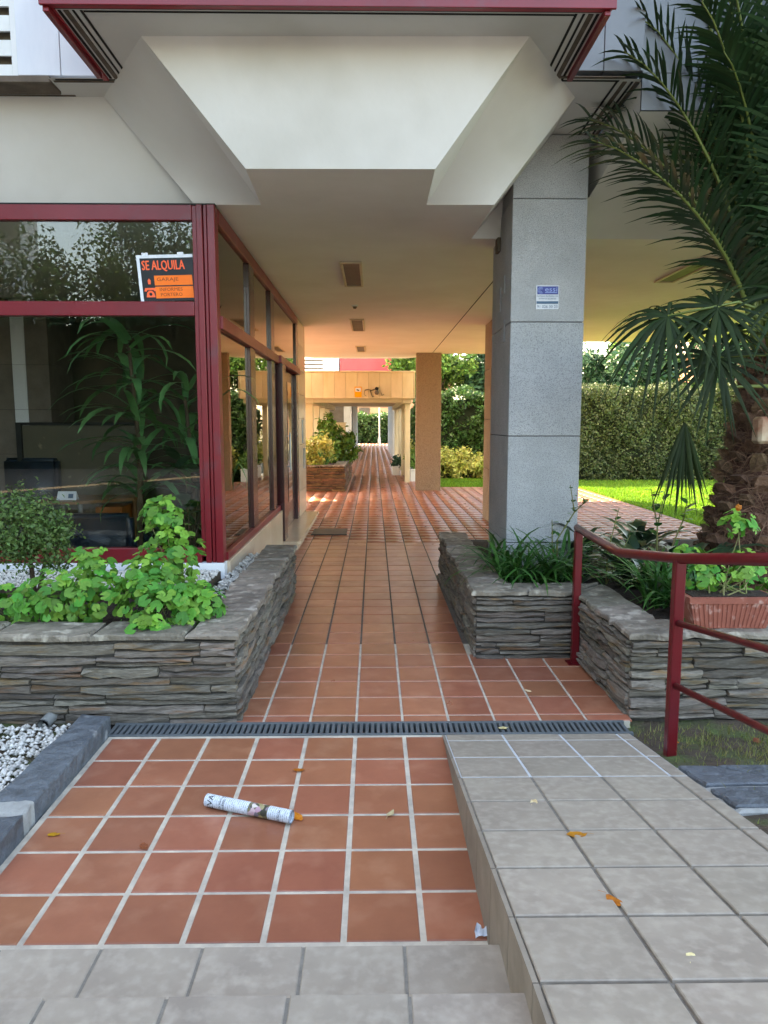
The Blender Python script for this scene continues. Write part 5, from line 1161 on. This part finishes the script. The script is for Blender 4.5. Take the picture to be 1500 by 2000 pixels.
# far planter plants
shrub('leafy_shrub', (-1.5, 18.7, .6), [((-1.75, 18.6, .92), (.35, .35, .42), 1), ((-1.3, 18.9, .95), (.35, .35, .4), 1), ((-1.6, 18.45, .70), (.3, .22, .25), .7)], 3000, .10, 'varieg', 'yellow green shrub at the front of the far planter', 350)
shrub('leafy_shrub', (-1.0, 20.2, .6), [((-1.15, 20.3, 1.15), (.45, .5, .6), 1), ((-.80, 20.6, .98), (.35, .5, .4), .8), ((-1.25, 20.2, 1.55), (.25, .3, .35), .5)], 3600, .12, 'tree', 'large dark green shrub at the back of the far planter', 351)
clump('spiky_plant', (-1.25, 18.55, .6), 16, (.45, .6), .035, (.4, 1.2), 'drac', 'spiky leaved plant in the far planter', 'plant', 360, tilt_=(.1, 1.0))

# ---- trees and house behind
def tree(name, base, H, crown, nleaf, size, mat, label, seed, grp='trees beyond the hedge'):
    rr = random.Random(seed); rg_ = np.random.default_rng(seed); t_ = thing(name, base, label, 'tree', grp); bm = NB()
    cx, cy, cz = crown[0]; rx, ry, rzz = crown[1]
    tube(bm, [base, (base[0] + rr.uniform(-.2, .2), base[1], base[2] + H * .35), (cx, cy, cz)], [.022 * H, .016 * H, .006 * H], 8)
    cl = []
    for k in range(26):
        d = Vector((rr.gauss(0, 1), rr.gauss(0, 1), rr.gauss(0, 1))).normalized(); q = rr.uniform(.45, 1)
        c = (cx + d.x * rx * q, cy + d.y * ry * q, cz + d.z * rzz * q); cl.append(c)
        if k < 14: tube(bm, [(base[0] + (cx - base[0]) * .6, base[1] + (cy - base[1]) * .6, base[2] + (cz - base[2]) * rr.uniform(.5, .9)), c], [.006 * H, .002 * H], 5)
    obj('trunk', bm, K['bark'], t_)
    cl = np.array(cl); idx = rg_.integers(0, len(cl), nleaf); rr_ = np.array([rx, ry, rzz]) * .30
    q = rg_.normal(size=(nleaf, 3)); P = cl[idx] + unit(q) * (rg_.random((nleaf, 1)) ** .4) * rr_ * (.7 + .6 * rg_.random((len(cl), 1)))[idx]
    tag(mobj('crown', leaves('crown', P, size, rg_, unit(q) * .5 + np.array([0, 0, .5]), .9), K[mat], t_), kind='stuff'); return t_
tree('broadleaf_tree', (2.6, 28.5, -.1), 6, ((2.35, 28.5, 4.0), (1.5, 1.5, 1.6)), 9000, .16, 'tree', 'light green tree between the far pillar and granite column', 701)
tree('broadleaf_tree', (1.2, 36, -.1), 7, ((1.9, 36, 5.2), (1.5, 1.5, 1.7)), 6000, .2, 'tree', 'pale tree beside the red far balcony', 702)
for i, (x, y, h, w_, m_, lab) in enumerate(((6.8, 27.5, 5.3, 1.7, 'darktree', 'dark tree behind the hedge next to the column'), (9.2, 28, 5.6, 1.8, 'darktree', 'dark tree behind the hedge right of the first'), (11.2, 31, 6.0, 1.9, 'tree', 'bright tree behind the hedge near the house roof'), (7.8, 32, 6.6, 2.4, 'tree', 'tall light tree far behind the hedge'), (14.5, 30, 6.2, 2.2, 'darktree', 'dark tree behind the palm'), (4.6, 29, 5.6, 1.5, 'darktree', 'dark tree hidden behind the granite column'))):
    tree('broadleaf_tree', (x, y, -.1), h, ((x, y, h * .55), (w_, w_, h * .42)), 8000, .2, m_, lab, 710 + i)
hs = thing('peach_house', (19, 44, 0), 'peach house with tiled roof behind the palm trunk', 'house')
obj('wall', B(19.0, 30, 44, 52, -.2, 5.6), K['peach'], hs)
wn_ = obj('window', B(20.3, 21.6, 43.93, 44.05, 2.9, 4.5), K['interior'], hs); obj('frame', B(20.9, 20.98, 43.9, 43.929, 2.9, 4.5), K['white'], wn_); obj('sill', B(20.2, 21.7, 43.85, 43.929, 2.8, 2.899), K['white'], wn_)
bm = NB(); v = [bm.verts.new(p) for p in ((18.5, 43.5, 5.6), (30.5, 43.5, 5.6), (30.5, 52.5, 5.6), (18.5, 52.5, 5.6), (21.5, 48, 7.8), (28, 48, 7.8))]
for q in ((0, 1, 5, 4), (1, 2, 5), (2, 3, 4, 5), (3, 0, 4), (3, 2, 1, 0)): bm.faces.new([v[i] for i in q])
rf = obj('roof', bm, K['roof'], hs)
for k in range(44): bm = NB(); x = 18.6 + k * .27; tube(bm, [(x, 43.42, 5.60), (x, 43.75, 5.80)], .11, 6); obj('eave_tile', bm, K['roof'], rf)
# screen of trees and hedge behind the photographer (mirrored in the shop glass)
hedge('street_hedge', -14, -3, -9.5, -8, .43, 4.5, 10000, .2, 'darktree', 'dark hedge across the street mirrored in the shop window', 604)
for i, (x, y, h, w_, m_, lab) in enumerate(((-12.5, -10.5, 8.5, 2.0, 'tree', 'street tree mirrored at the left of the shop glass'), (-9.0, -11, 8, 1.9, 'tree', 'street tree mirrored in the middle of the shop glass'), (-5.8, -10.5, 8.5, 1.9, 'darktree', 'street tree mirrored next to the red post'), (-7.5, -14, 9.5, 2.2, 'darktree', 'taller street tree mirrored behind the others'))):
    tree('street_tree', (x, y, .43), h, ((x, y, h * .62), (w_, w_, h * .34)), 8000, .15, m_, lab, 730 + i, 'trees across the street')

nb = thing('shade_block', (-20, -4, .43), 'unseen block added left of the entrance to keep the sun off it', 'building')  # added out of view as a sun blocker for entrance and street
obj('wall', B(-30, -12.3, -16, 5.7, .43, 18), K['whitewall'], nb)
for z in np.arange(1.6, 17, 3.0):
    for y in np.arange(-14.5, 4.5, 3.2):
        wn_ = obj('window', B(-12.29, -12.25, y, y + 1.5, z, z + 1.5), K['interior'], nb); obj('sill', B(-12.29, -12.18, y - .1, y + 1.6, z - .08, z - .005), K['white'], wn_)
# unseen terracotta court added to bounce warm sunlight onto the passage ceiling
struct('bounce_paving', B(-16, -2.32, 20.05, 24, -.25, -.006), K['terra_far'])
